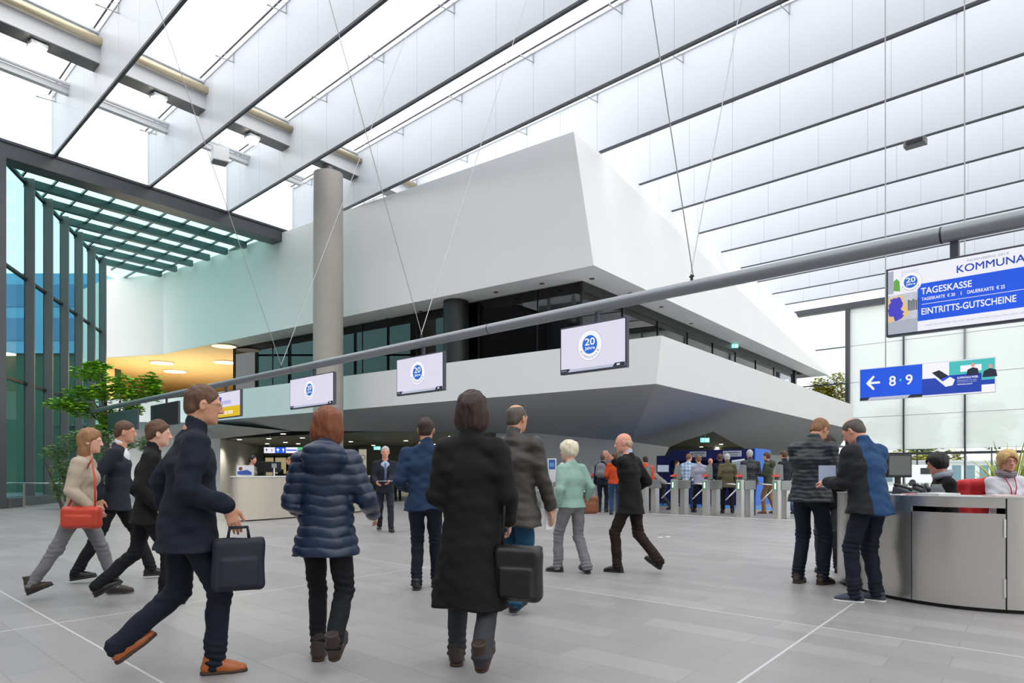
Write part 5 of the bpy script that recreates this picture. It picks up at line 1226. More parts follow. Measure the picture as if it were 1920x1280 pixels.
# booth
a_ = at(1231, 900, 28.6); b_2 = at(1414, 900, 26.4); dv = Vector((b_2.x - a_.x, b_2.y - a_.y, 0)); Lb = dv.length; rzb = math.atan2(dv.y, dv.x)
t = thing('booth', 'dark blue exhibition booth behind the turnstiles with two pale name boards', 'booth', (a_.x, a_.y, 0), rzb)
NB_ = mat('booth_blue_shaded', rgb(14, 24, 92), 0.5); BB = mat('booth_blue_lit', rgb(30, 105, 215), 0.5)  # one blue; shade on the front, light on the end put into two colours
MB().box(0, Lb * .15, 0, 2.2, 0, 1.93).build('side_block', NB_, t); MB().box(Lb * .15, Lb, 0.9, 2.2, 0, 2.14).build('back_wall', NB_, t); MB().box(Lb * .15, Lb, 0, .9, 1.72, 2.14).build('fascia', NB_, t); MB().box(Lb * .15, Lb * .95, 0, .9, 0, 1.0).build('booth_counter', NB_, t); MB().box(Lb, Lb + .05, 0, 2.2, 0, 2.16).build('lit_side_face', BB, t)
for x0, x1 in ((.36, .53), (.70, .88)):
    o = MB().box(Lb * x0, Lb * x1, -.03, 0, 1.86, 2.08).build('name_board', mat('name_board_grey', rgb(200, 202, 206), 0.5), t); q = MB(); q.box(Lb * x0 + .18, Lb * x1 - .06, -.034, -.031, 1.99, 2.03).box(Lb * x0 + .18, Lb * x1 - .14, -.034, -.031, 1.91, 1.94).disc((Lb * x0 + .10, -.034, 1.97), (0, -1, 0), .05, 12, .002); q.build('board_print', mat('print_grey', rgb(110, 112, 120), 0.5), o)
c = at(1243, 878, 27.0); monitor('monitor', 'small pale monitor at the left end of the dark blue booth', (c.x, c.y, 0.0), 0, 0.46, 0.30, 1.25, mat('pale_display', rgb(170, 185, 205), 0.3, emit=0.6))
c = at(1384, 905, 25.0)
t = thing('tablet_stand', 'slanted pale touch screen terminal in front of the booth', 'terminal', (c.x, c.y, 0), -0.3); MB().box(-.04, .04, 0, .08, 0, 1.35).build('pole', STEEL, t); MB().obox((0, 0, 1.52), (.22, 0, .03), (0, .02, .03), (0, -.08, .16)).build('screen_case', mat('pale_screen_case', rgb(190, 198, 205), 0.4), t); MB().box(-.2, .2, -.1, .2, 0, .03).build('foot', STEEL, t)

# ---- plants
def leaves(name, pts, size, m, parent, droop=0.3, seed=1, narrow=0.5):
    r = random.Random(seed); q = MB()
    for (p, sc2) in pts:
        a = r.uniform(0, 2 * PI); l = size * sc2 * r.uniform(0.7, 1.3); w = l * narrow * 0.5; e = r.uniform(-droop, droop * 0.5)
        d = Vector((math.cos(a) * math.cos(e), math.sin(a) * math.cos(e), math.sin(e))); sd = Vector((-math.sin(a), math.cos(a), r.uniform(-0.5, 0.5))).normalized(); up = Vector((0, 0, l * 0.06))
        p = Vector(p); b0 = p; b1 = p + d * l * 0.45 + sd * w + up; b2 = p + d * l; b3 = p + d * l * 0.45 - sd * w + up
        i = len(q.v); q.v += [tuple(b0), tuple(b1), tuple(b2), tuple(b3)]; q.f.append((i, i + 1, i + 2, i + 3)); q.mi.append(0)
    return q.build(name, m, parent)
GRN = mat('maple_green', rgb(140, 190, 50), 0.5, var=0.4, vscale=3, spec=0.3); GRN2 = mat('bamboo_green', rgb(112, 150, 84), 0.5, var=0.3, vscale=4); BARK = mat('bark', rgb(96, 84, 70), 0.85, bump=0.5); AUT = mat('autumn_foliage', rgb(176, 168, 60), 0.7, var=0.5, vscale=1.5); DKG = mat('dark_foliage', rgb(74, 110, 52), 0.7, var=0.4, vscale=1.2)
def tree(name, label, cat, loc, trunk_h, crown, n, size, m, seed, trunks=1, group=None, layers=True, narrow=0.8):
    """crown: list of (x, y, z, rx, ry, rz) clumps"""
    r = random.Random(seed); t = thing(name, label, cat, loc, 0, group); pts = []
    br = MB()
    for k in range(trunks):
        x0 = (k - (trunks - 1) / 2) * 0.5; br.tube([(x0 * .4, 0, 0), (x0 * .7, .05, trunk_h * .5), (x0, 0, trunk_h)], [size * .22 + .012, size * .15 + .01, size * .1 + .006], 8)
    for (x, y, z, rx, ry, rz) in crown:
        j = min(range(trunks), key=lambda k: abs((k - (trunks - 1) / 2) * 0.5 - x)); x0 = (j - (trunks - 1) / 2) * 0.5
        br.tube([(x0, 0, min(trunk_h, z) * .8), (x * .6 + x0 * .4, y * .6, z - rz * .5), (x, y, z)], [0.018 + size * .03, 0.012 + size * .02, 0.005], 5)
        for q in range(n):
            while True:
                a = (r.uniform(-1, 1), r.uniform(-1, 1), r.uniform(-1, 1))
                if sum(w * w for w in a) < 1: break
            zz = a[2]
            if layers: zz = round(zz * 3) / 3 + r.uniform(-.06, .06)
            pts.append(((x + a[0] * rx, y + a[1] * ry, z + zz * rz), 1.0))
    br.build('trunk', BARK, t); o = leaves('foliage', pts, size, m, t, seed=seed, narrow=narrow); o['kind'] = 'stuff'; return t
c = at(212, 887, 26.0)
cl = [(-1.9, 0, 3.75, .55, .6, .25), (-1.3, .2, 4.2, .6, .6, .3), (-.8, 0, 4.9, .65, .6, .3), (-.75, .3, 5.25, .4, .4, .15), (-.3, 0, 4.2, .6, .7, .35), (.2, .2, 4.55, .6, .6, .35), (.7, 0, 4.1, .55, .5, .3), (1.25, .2, 4.6, .35, .4, .35), (1.5, 0, 4.2, .3, .3, .3), (-.4, .3, 3.4, .5, .5, .3), (-.2, 0, 3.0, .35, .4, .3), (.75, 0, 3.6, .3, .3, .25), (-1.2, 0, 3.6, .5, .5, .3)]
tree('maple_tree', 'young green maple tree with layered leaves standing at the left, before the cream ceiling', 'tree', (c.x, c.y, 0), 3.9, cl, 300, 0.20, GRN, 5, 2)
c = at(140, 887, 23.5)
cl = [(-.6, 0, 1.9, .4, .4, .3), (0, 0, 2.3, .45, .4, .35), (.5, 0, 2.5, .5, .4, .3), (1.1, .1, 2.4, .45, .4, .3), (1.7, 0, 2.25, .3, .3, .25), (-.3, 0, 1.4, .4, .4, .3), (.9, 0, 1.8, .6, .4, .4), (-.4, 0, .8, .4, .4, .5), (.6, 0, .9, .6, .5, .6), (2.4, 0, 2.2, .3, .3, .3)]
tree('bamboo_shrub', 'feathery green bamboo shrub below the maple tree, behind the walking group at left', 'shrub', (c.x, c.y, 0), 1.6, cl, 330, 0.20, GRN2, 8, 5, None, False, 0.25)
# yucca behind the counter
c = at(1893, 900, 10.6); t = thing('potted_yucca', 'potted plant with long yellow-green sword leaves behind the blonde woman', 'plant', (c.x, c.y, 0))
MB().lathe((0, 0, 0), [(0.22, 0), (0.28, 0.5), (0.27, 0.5)], 24).build('pot', mat('grey_pot', rgb(90, 92, 94), 0.5), t, 'auto')
r = random.Random(3); q = MB()
for k in range(130):
    a = r.uniform(0, 2 * PI); L = r.uniform(.55, .95); el = r.uniform(.5, 1.45); p0 = Vector((0.08 * math.cos(a), 0.08 * math.sin(a), .5 + r.uniform(0, .45))); d = Vector((math.cos(a) * math.cos(el), math.sin(a) * math.cos(el), math.sin(el))); sd = Vector((-math.sin(a), math.cos(a), 0)) * 0.018
    p1 = p0 + d * L * .6; p2 = p1 + (d + Vector((0, 0, -.55 * math.cos(el)))).normalized() * L * .4
    i = len(q.v); q.v += [tuple(p0 - sd * .6), tuple(p0 + sd * .6), tuple(p1 + sd), tuple(p1 - sd), tuple(p2)]; q.f += [(i, i + 1, i + 2, i + 3), (i + 3, i + 2, i + 4)]; q.mi += [0, 0]
o = q.build('leaves', mat('yucca_leaf', rgb(160, 170, 60), 0.5, var=0.35, vscale=8), t); o['kind'] = 'stuff'

# ---- outside
def blob_tree(px, ytop, Y, wpx, m, label, seed, ybot=887):
    c = at(px, 887, Y); zt_ = at(px, ytop, Y).z; rw = wpx / FPX * Y / 2; r = random.Random(seed); zc = zt_ - rw * .9; cl = []
    for k in range(9): cl.append((r.uniform(-.6, .6) * rw, r.uniform(-.4, .4) * rw, zc + r.uniform(-.7, .5) * rw, rw * .5, rw * .5, rw * .42))
    return tree('outdoor_tree', label, 'tree', (c.x, c.y, -0.06), max(1.5, zc), cl, 420, rw * .15, m, seed, 1, 'trees outside the far glass wall', False)
blob_tree(1556, 694, 66, 70, AUT, 'green and yellow tree seen through clear glass right of the white block', 1)
blob_tree(1720, 742, 75, 110, DKG, 'tree faintly seen through the blind, left of the hanging sign end', 2)
blob_tree(1860, 745, 72, 100, DKG, 'tree faintly seen through the blind at the right edge', 3)
blob_tree(1655, 755, 80, 80, DKG, 'tree faintly seen through the blind below the blue sign', 4)
for i, (px, lab) in enumerate(((1700, 'left of the black-haired woman'), (1790, 'right of the black-haired woman'), (1905, 'behind the yucca'))): blob_tree(px, 836, 98 + i, 108, AUT, 'autumn hedge tree outside below the blind, ' + lab, 10 + i)
c = at(1640, 893, 80); t = thing('pavilion', 'low white glazed building outside, seen below the blinds', 'building', (c.x, c.y + 2, -0.06))
MB().box(0, 21, 0, 5, 0, 2.6).build('wall', WHITE, t); q = MB()
for k in range(13): MB().box(.5 + k * 1.6, 1.5 + k * 1.6, -.05, 0, .3, 2.2).build('window', mat('outdoor_window', rgb(120, 150, 160), 0.2), t)
MB().box(-.2, 21.2, -.4, 5.2, 2.6, 2.8).build('roof', SHADEWHITE, t)
c = at(1722, 893, 70); t = thing('parked_van', 'white van parked outside, seen below the blinds beside the monitor', 'van', (c.x, c.y, -0.06))
MB().prism([(-1.9, -.9, .3), (2.3, -.9, .3), (2.3, .9, .3), (-1.9, .9, .3)], [(-1.9, -.85, 2.1), (1.4, -.85, 2.1), (1.4, .85, 2.1), (-1.9, .85, 2.1)]).build('van_body', PAPER, t, bevel=0.08); MB().box(-.3, 1.2, -.93, -.9, 1.2, 1.8).build('side_window', BLACK, t)
for x in (-1.1, 1.4): MB().tube([(x, -.92, .34), (x, -.7, .34)], .34, 18).build('wheel', BLACK, t)
struct(MB().poly([(15, 53, -0.04), (80, 40, -0.04), (90, 84, -0.04), (15, 84, -0.04)]).build('ground_light_fill', mat('pale_bounce_ground', rgb(196, 194, 188), 0.9, var=0.1, vscale=0.4)))  # pale ground added to brighten the blinds and keep green bounce off them
# blue office block and hedge beyond the annex glass
t = thing('office_block', 'blue glazed building outside the left glass wall', 'building', (-59.6, 44, -0.06), 0.0)
OB = mat('blue_facade', rgb(96, 160, 205), 0.4, var=0.2, vscale=0.4); OG = mat('dark_green_facade', rgb(44, 84, 66), 0.6, var=0.4, vscale=0.3)
MB().box(0, 34, 0, 2, 8.8, 13.8).build('upper_storeys', OB, t); MB().box(0, 34, .2, 2, 0, 8.8).build('lower_storeys', OG, t)
for k in range(8): MB().box(1 + k * 4.2, 4.4 + k * 4.2, -.05, 0, 9.6, 11.0).build('window', mat('blue_window', rgb(60, 120, 170), 0.15), t); MB().box(1 + k * 4.2, 4.4 + k * 4.2, -.05, 0, 11.7, 13.1).build('window', mat('blue_window', rgb(60, 120, 170), 0.15), t)

# ================================================================== people
def cloth(name, r, g, b, rough=0.8, **k): return mat(name, rgb(r, g, b), rough, bump=k.get('bump', 0.25), bscale=k.get('bscale', 260), var=k.get('var', 0.12), vscale=k.get('vscale', 6), sheen=k.get('sheen', 0.0), spec=k.get('spec', 0.3))
NAVYJ = cloth('navy_jacket_cloth', 20, 27, 42); BLACKC = cloth('black_coat_cloth', 17, 17, 19); PUF = cloth('navy_puffer_nylon', 22, 40, 68, 0.36, bump=0.1, bscale=50, spec=0.5)
QUI = cloth('dark_quilted_nylon', 20, 26, 38, 0.42, bump=0.1, bscale=50, spec=0.5); JEAN = cloth('dark_denim', 20, 27, 42, var=0.3); JEANB = cloth('blue_denim', 38, 66, 104, var=0.35); JEANT = cloth('teal_denim', 22, 70, 98, var=0.3)
BLKT = cloth('black_trouser_cloth', 18, 20, 24); GREYT = cloth('grey_trouser_cloth', 122, 122, 126); DGREYT = cloth('dark_grey_trouser_cloth', 56, 58, 64); BROWNT = cloth('dark_brown_trouser_cloth', 40, 28, 26); KHAKI = cloth('khaki_cloth', 150, 118, 84)
LEA = cloth('brown_leather_jacket', 50, 45, 42, 0.42, spec=0.5); BLUJ = cloth('mid_blue_jacket_cloth', 32, 54, 84); MINT = cloth('mint_jacket_cloth', 148, 180, 170); BEIGE_C = cloth('beige_coat_cloth', 184, 170, 152)
SUIT = cloth('charcoal_suit_cloth', 34, 38, 48); SHIRTB = cloth('pale_blue_shirt', 180, 194, 220); WHITEK = cloth('white_knit', 225, 225, 234, bscale=120); RUST = cloth('rust_sweater', 186, 66, 28); ORG = cloth('orange_red_vest', 236, 74, 30)
GREYS = cloth('light_grey_shirt', 142, 138, 140); LILAC = cloth('lilac_shirt', 160, 160, 180); WHITES = cloth('white_shirt', 228, 228, 236); OLIVE = cloth('olive_jacket', 98, 92, 68); GREENJ = cloth('green_hooded_jacket', 74, 80, 62); TAN = cloth('tan_top', 178, 140, 110)
SBRN = mat('brown_shoe_leather', rgb(92, 52, 32), 0.4); SORG = mat('cognac_shoe_leather', rgb(168, 92, 44), 0.4); SBLK = mat('black_shoe_leather', rgb(24, 23, 24), 0.35); SNVY = mat('navy_sneaker_canvas', rgb(58, 66, 82), 0.7); SOLEW = mat('white_sole', rgb(228, 226, 222), 0.6); SOLEB = mat('brown_sole', rgb(64, 46, 38), 0.7); SDBR = mat('dark_brown_boot', rgb(54, 42, 36), 0.5); SKHA = mat('sand_boot', rgb(150, 110, 84), 0.6)
def patt(name, ca, cb, kind, sc):
    m = mat(name, ca, 0.8); nt = m.node_tree; b = nt.nodes['Principled BSDF']; tc = nt.nodes.new('ShaderNodeTexCoord'); L = nt.links.new
    sx = nt.nodes.new('ShaderNodeSeparateXYZ'); L(tc.outputs['Object'], sx.inputs[0])
    def band(o, f, lo):
        a = nt.nodes.new('ShaderNodeMath'); a.operation = 'MULTIPLY'; a.inputs[1].default_value = f; L(o, a.inputs[0])
        c = nt.nodes.new('ShaderNodeMath'); c.operation = 'FRACT'; L(a.outputs[0], c.inputs[0]); d = nt.nodes.new('ShaderNodeMath'); d.operation = 'GREATER_THAN'; d.inputs[1].default_value = lo; L(c.outputs[0], d.inputs[0]); return d.outputs[0]
    if kind == 'stripe': f = band(sx.outputs[2], sc, 0.5)
    elif kind == 'plaid':
        p, q = band(sx.outputs[2], sc, 0.6), band(sx.outputs[0], sc, 0.6); a = nt.nodes.new('ShaderNodeMath'); a.operation = 'ADD'; L(p, a.inputs[0]); L(q, a.inputs[1]); c = nt.nodes.new('ShaderNodeMath'); c.operation = 'MULTIPLY'; c.inputs[1].default_value = 0.5; L(a.outputs[0], c.inputs[0]); f = c.outputs[0]
    else:               # sides: black beyond a given distance to the person's left
        a = nt.nodes.new('ShaderNodeMath'); a.operation = 'LESS_THAN'; a.inputs[1].default_value = sc; L(sx.outputs[0], a.inputs[0]); f = a.outputs[0]
    mx = nt.nodes.new('ShaderNodeMix'); mx.data_type = 'RGBA'; L(f, mx.inputs['Factor']); mx.inputs['A'].default_value = (*ca, 1); mx.inputs['B'].default_value = (*cb, 1); L(mx.outputs['Result'], b.inputs['Base Color']); return m
STRIPE = patt('striped_jersey', rgb(180, 174, 166), rgb(78, 72, 70), 'stripe', 26); PLAID = patt('pale_blue_plaid', rgb(206, 224, 240), rgb(110, 150, 196), 'plaid', 9); TWOTONE = patt('blue_and_black_shell', rgb(18, 62, 106), rgb(18, 20, 26), 'side', -0.135)
HB = dict(auburn=('auburn', 124, 66, 36), dbrown=('dark_brown', 52, 32, 26), brown=('brown', 92, 62, 42), lbrown=('light_brown', 150, 108, 70), grey=('grey', 150, 150, 152), silver=('silver', 190, 188, 186), blond=('blond', 206, 168, 110), pale=('pale_blond', 226, 216, 190), black=('black', 28, 24, 26), dgrey=('dark_grey', 86, 78, 72), ginger=('sandy', 138, 98, 66))
def P(label, px, Y, h, yaw, **k):
    k.setdefault('hair', HB['brown']); x = (px - 960) / FPX * Y
    k.update(label=label, h=h, yaw=yaw, loc=(x, Y, 0)); k['seed'] = int(px) % 97 + 1
    return person(k)
WALK = lambda f, b, bz=0.20: dict(lank=(-0.08, f, 0.09), rank=(0.09, -b, bz), rfp=-0.55 if bz > 0.15 else -0.2)
def wpt(info, v):   # local point to world
    return info['root'].matrix_basis @ Vector([float(q) for q in v])
STAND = dict(lank=(-0.10, 0.0, 0.09), rank=(0.10, 0.02, 0.09))
N9 = dict(res=0.009, hres=0.0055)
N10 = dict(res=0.010, hres=0.006)
def bag(name, label, cat, world, rz, w, d, hh, m, strap=None, res=0.010):
    S = SDF((-w * .7, -d * 1.2 - .03, -.03), (w * .7, d * 1.2 + .03, hh * 1.2 + .05), res)
    S.rbox((0, 0, hh * .46), (w * .5, d * .5, hh * .46), d * .42, 0.01); S.rbox((0, -d * .35, hh * .33), (w * .36, d * .30, hh * .26), d * .2, 0.008)
    S.cone((-w * .45, 0, hh * .9), (w * .45, 0, hh * .9), d * .14, d * .14, 0.01)
    S.disp(wob(int(w * 100), 0.005, 26)); v, q = S.mesh(); t = thing(name, label, cat, world, rz); mesh_obj('bag_body', [(v, q, 0)], m, t)
    if strap: MB().tube([Vector(a) for a in strap], 0.010, 8).build('strap', m, t, True)
    return t
# -- the foreground
P('person with auburn bob in navy quilted puffer jacket, walking away', 612, 4.55, 1.63, 0.06, fem=1, res=0.0075, hres=0.0055, style='bob', hair=HB['auburn'], lank=(-0.07, 0.07, 0.09), rank=(0.11, -0.30, 0.20), rfp=-0.6, hipz=0.912,
  top=dict(m=PUF, th=0.030, hem=-0.17, flare=1.10, quilt=0.066, collar='hood'), trousers=dict(m=BLKT, w=1.0), shoes=dict(m=SDBR, boot=1, sole=SOLEB), lhand=(-0.20, 0.22, 0.10), rhand=(0.30, 0.20, 0.10), elbow=(0, -0.8, -0.5))
i_ = P('man in long navy jacket and glasses striding right, nearest the camera at left', 352, 4.30, 1.77, -1.05, **N9, style='crop', hair=HB['brown'], glasses=1, skin=('tan', 205, 150, 122), lank=(-0.09, -0.36, 0.20), lfp=-0.6, rank=(0.10, 0.14, 0.09), hipz=0.905, lean=0.07, build=1.16, head=(0.05, -0.12, 0),
  top=dict(m=NAVYJ, th=0.028, hem=-0.16, flare=1.12, fold=0.012), trousers=dict(m=JEAN, w=1.1), shoes=dict(m=SORG, sole=SOLEB), lhand=(-0.28, -0.06, 0.0), rhand=(0.24, 0.20, 0.10), rhf=(0, 0.35, -0.95), rpn=(-1, 0, 0))
c = wpt(i_, i_['wR']); bag('folder_bag', 'dark navy document bag carried by the man in navy jacket and glasses', 'bag', (c.x + 0.05, c.y + 0.02, c.z - 0.50), 0.52, 0.30, 0.08, 0.34, mat('navy_bag_cloth', rgb(24, 30, 46), 0.7), [(-.06, 0, .31), (-.05, 0, .38), (.05, 0, .38), (.06, 0, .31)])
i_ = P('person with dark brown hair in long black coat, seen from behind, centre front', 884, 4.35, 1.72, -0.10, fem=1, **N9, style='bob', hair=HB['dbrown'], lank=(-0.12, 0.14, 0.09), rank=(0.10, -0.26, 0.18), rfp=-0.6, hipz=0.905, build=1.0,
  top=dict(m=BLACKC, th=0.030, hem=-0.50, flare=1.16, hy=-0.02, fold=0.011, collar='stand', name='coat'), trousers=dict(m=DGREYT, w=1.05), shoes=dict(m=SDBR, boot=1, sole=SOLEB), lhand=(-0.17, 0.22, 0.10), rhand=(0.22, 0.16, 0.02))
c = wpt(i_, i_['pel'] + np.array([0.30, -0.10, -0.44])); bag('shoulder_bag', 'large black shoulder bag hanging at the right hip of the black coat', 'bag', c, -0.3, 0.30, 0.11, 0.36, mat('black_bag_leather', rgb(20, 20, 21), 0.4), [(-.10, 0, .33), (-.10, .04, .60), (-.14, .06, .86), (-.14, .10, .95)])
i_ = P('balding man in dark brown leather jacket and blue jeans, seen from behind', 962, 6.30, 1.84, -0.40, **N9, style='bald_top', hair=HB['dgrey'], skin=('tan', 205, 150, 122), lank=(-0.09, 0.12, 0.09), rank=(0.10, -0.20, 0.13), rfp=-0.3, hipz=0.912, build=1.14, head=(0.05, -0.35, 0),
  top=dict(m=LEA, th=0.028, hem=-0.20, flare=1.12, fold=0.010), trousers=dict(m=JEANT, w=1.12), shoes=dict(m=SBLK), lhand=(-0.30, 0.0, -0.02), rhand=(0.30, 0.10, -0.04))
c = wpt(i_, i_['wR']); sheet('leaflet', 'white leaflet held in the hand of the man in leather jacket', 'leaflet', (c.x - 0.01, c.y + 0.05, c.z - 0.20), 0.9, 0.10, 0.012, 0.20, PAPER)
P('man with short dark hair in blue jacket, back turned, beside the black coat', 797, 7.35, 1.80, -0.05, **N9, style='crop', hair=HB['dbrown'], skin=('tan', 205, 150, 122), lank=(-0.09, 0.02, 0.09), rank=(0.08, 0.22, 0.09), hipz=0.912, build=1.04,
  top=dict(m=BLUJ, th=0.020, hem=-0.10, flare=1.05, fold=0.012), trousers=dict(m=JEAN), shoes=dict(m=SBLK), lhand=(-0.22, 0.20, 0.10), rhand=(0.22, 0.22, 0.10))
i_ = P('woman with pale blond hair in mint jacket and grey trousers, walking away', 1072, 8.65, 1.60, 0.55, fem=1, **N10, style='puff', hair=HB['pale'], lank=(-0.12, 0.15, 0.09), rank=(0.10, -0.20, 0.11), rfp=-0.2, lfy=0.5, hipz=0.912, build=1.10, head=(0.0, 0.45, 0),
  top=dict(m=MINT, th=0.016, hem=-0.04, flare=1.02, fold=0.007, collar='low'), trousers=dict(m=GREYT, w=1.05, hem=1.15), shoes=dict(m=SBLK), lhand=(-0.24, 0.05, -0.02), rhand=(0.24, 0.02, 0.02))
c = wpt(i_, i_['wR']); bag('handbag', 'small brown leather handbag at the right side of the mint jacket', 'bag', (c.x + 0.05, c.y, c.z - 0.14), 0.3, 0.24, 0.09, 0.24, mat('brown_bag_leather', rgb(146, 84, 52), 0.45))
P('bald man in black suit, hand at his chin, face turned left', 1182, 8.65, 1.72, 0.95, **N10, style='bald', hair=('stubble', 196, 158, 140), skin=('rosy', 224, 160, 138), lank=(-0.08, 0.14, 0.09), rank=(0.09, -0.34, 0.17), rfp=-0.5, hipz=0.905, build=1.04, head=(0.10, 0.45, 0), lean=0.07,
  top=dict(m=BLACKC, th=0.020, hem=-0.17, flare=1.08, fold=0.008, collar='low', shirt=SHIRTB), trousers=dict(m=BROWNT, w=1.05), shoes=dict(m=SBLK), lhand=(-0.03, 0.22, 0.50), rhand=(0.26, 0.12, 0.10), lpn=(0, -1, 0))
# -- the walking group at left
P('man in dark navy suit with white collar, walking right behind the beige coat', 218, 8.0, 1.83, -1.25, **N10, style='crop', hair=HB['brown'], skin=('tan', 205, 150, 122), lank=(-0.08, 0.34, 0.10), rank=(0.09, -0.36, 0.11), rfp=-0.15, hipz=0.900, lean=0.08,
  top=dict(m=SUIT, th=0.020, hem=-0.13, flare=1.06, collar='low', shirt=WHITES), trousers=dict(m=BLKT), shoes=dict(m=SBLK), lhand=(-0.22, 0.20, 0.0), rhand=(0.22, -0.12, 0.0))
i_ = P('woman with light brown hair in beige coat, walking right at far left', 152, 6.95, 1.66, -1.30, fem=1, **N10, style='long', hair=HB['lbrown'], lank=(-0.08, 0.30, 0.09), rank=(0.09, -0.42, 0.16), rfp=-0.4, hipz=0.90, lean=0.08,
  top=dict(m=BEIGE_C, th=0.022, hem=-0.12, flare=1.10, name='coat'), trousers=dict(m=GREYT, w=0.95), shoes=dict(m=SDBR, boot=1), lhand=(-0.22, -0.10, 0.0), rhand=(0.24, 0.16, 0.04))
c = wpt(i_, i_['pel'] + np.array([0.27, 0.08, -0.16])); bag('handbag', 'wide orange-red handbag at the hip of the beige coat', 'bag', c, -0.1, 0.40, 0.10, 0.22, mat('orange_red_bag_leather', rgb(196, 66, 44), 0.45), [(-.14, 0, .20), (-.06, .08, .48), (.0, .14, .66), (.08, .08, .48), (.14, 0, .20)])
P('person in black coat walking right, between the navy jacket and the beige coat', 278, 6.55, 1.72, -1.15, **N10, style='short', hair=HB['brown'], lank=(-0.08, -0.42, 0.20), lfp=-0.5, rank=(0.09, 0.14, 0.09), hipz=0.900, lean=0.08,
  top=dict(m=BLACKC, th=0.022, hem=-0.14, flare=1.10, name='coat'), trousers=dict(m=BLKT), shoes=dict(m=SBLK), lhand=(-0.22, 0.16, 0.0), rhand=(0.24, 0.10, 0.02))
# -- man in suit facing the camera
i_ = P('grey-haired man in dark suit with papers, walking towards the camera', 722, 14.8, 1.79, PI + 0.25, res=0.011, hres=0.007, style='crop', hair=HB['silver'], face=1, skin=('rosy', 224, 160, 138), lank=(-0.10, 0.26, 0.10), rank=(0.10, -0.20, 0.12), hipz=0.905,
  top=dict(m=SUIT, th=0.016, hem=-0.12, collar='v', shirt=SHIRTB), trousers=dict(m=SUIT), shoes=dict(m=SBLK), lhand=(-0.05, 0.34, 0.12), rhand=(0.18, 0.26, 0.10))
q = MB(); q.tube([i_['spine'](0.50, 0.085), i_['spine'](0.36, 0.125), i_['spine'](0.12, 0.135)], [0.020, 0.024, 0.032], 8).build('necktie', mat('grey_blue_tie', rgb(96, 110, 150), 0.6), i_['root'], True)
c = wpt(i_, i_['wL'] * 0.5 + i_['wR'] * 0.5); sheet('paper', 'white papers held by the grey-haired man in suit', 'paper', (c.x + 0.12, c.y - 0.12, c.z + 0.02), -0.3, 0.34, 0.22, 0.006, PAPER)
# -- the three men at the steel counter
i_ = P('man in dark quilted jacket bowing his head, left of three at the counter', 1520, 7.75, 1.86, -0.85, res=0.0065, hres=0.0055, style='crop', hair=HB['ginger'], skin=('tan', 215, 165, 138), lank=(-0.12, -0.03, 0.09), rank=(0.10, 0.06, 0.09), hipz=0.922, build=1.08, head=(0.50, -0.30, 0), lean=0.12,
  top=dict(m=QUI, th=0.024, hem=-0.07, flare=1.06, quilt=0.045, qa=0.11), trousers=dict(m=JEAN, w=1.08), shoes=dict(m=SDBR, sole=SOLEB), lhand=(-0.06, 0.30, 0.20), rhand=(0.10, 0.30, 0.20))
P('man in dark clothes with grey trousers, half hidden between two men', 1556, 8.75, 1.72, 2.6, **N10, style='short', hair=HB['dbrown'], skin=('tan', 215, 165, 138), face=0, **STAND, head=(0.55, 0.0, 0), lean=0.10,
  top=dict(m=BLACKC, th=0.020, hem=-0.10), trousers=dict(m=DGREYT, w=1.1), shoes=dict(m=SBLK), lhand=(-0.10, 0.26, 0.18), rhand=(0.10, 0.28, 0.18))
i_ = P('balding man in blue and black shell jacket and jeans, back turned at the counter', 1630, 6.65, 1.77, 0.42, **N9, style='bald_top', hair=HB['dgrey'], glasses=1, skin=('rosy', 224, 160, 138), lank=(-0.13, 0.05, 0.09), rank=(0.10, 0.0, 0.09), lfy=0.55, rfy=0.3, hipz=0.922, build=1.12, head=(0.45, 0.30, 0), lean=0.12,
  top=dict(m=TWOTONE, th=0.030, hem=-0.10, flare=1.14, fold=0.012), trousers=dict(m=JEAN, w=1.1), shoes=dict(m=SNVY, sole=SOLEW), lhand=(-0.16, 0.34, 0.20), rhand=(0.10, 0.34, 0.16))
c = at(1551, 895, 7.15); o = sheet('paper', 'pale blue folded papers held between the two men at the counter', 'paper', (c.x, c.y, 1.08), -0.5, 0.16, 0.012, 0.22, mat('pale_blue_paper', rgb(190, 205, 230), 0.6))
# -- the seated women behind the counter
SEAT = dict(lank=(-0.12, 0.42, 0.30), rank=(0.12, 0.42, 0.30), hipz=0.69, seat=1, kpl=(-.1, 1, 1), kpr=(.1, 1, 1))
i_ = P('woman with short black hair in black cardigan, seated facing left', 1776, 8.15, 1.66, 1.40, fem=1, **N10, style='puff', hair=HB['black'], glasses=1, face=1, skin=('rosy', 224, 160, 138), **SEAT, head=(0.10, 0.0, 0), lean=0.10,
  top=dict(m=BLACKC, th=0.014, hem=-0.08, collar='low', name='cardigan'), trousers=dict(m=BLKT), shoes=dict(m=SBLK), lhand=(-0.10, 0.40, 0.22), rhand=(0.12, 0.38, 0.22))
def scarf(i_, m, r=0.075):
    S = SDF(i_['nb'] - 0.22, i_['nb'] + 0.22, 0.008)
    for k in range(14):
        a0, a1 = 2 * PI * k / 14, 2 * PI * (k + 1) / 14
        S.cone(i_['nb'] + np.array([r * math.sin(a0), r * math.cos(a0) - .0, 0.012 * math.cos(a0) * -1.5]), i_['nb'] + np.array([r * math.sin(a1), r * math.cos(a1), -0.018 * math.cos(a1)]), 0.033, 0.033, 0.02)
    S.disp(wob(9, 0.005, 70)); v, q = S.mesh(); return mesh_obj('scarf', [(v, q, 0)], m, i_['root'])
scarf(i_, cloth('grey_blue_scarf', 160, 166, 182))
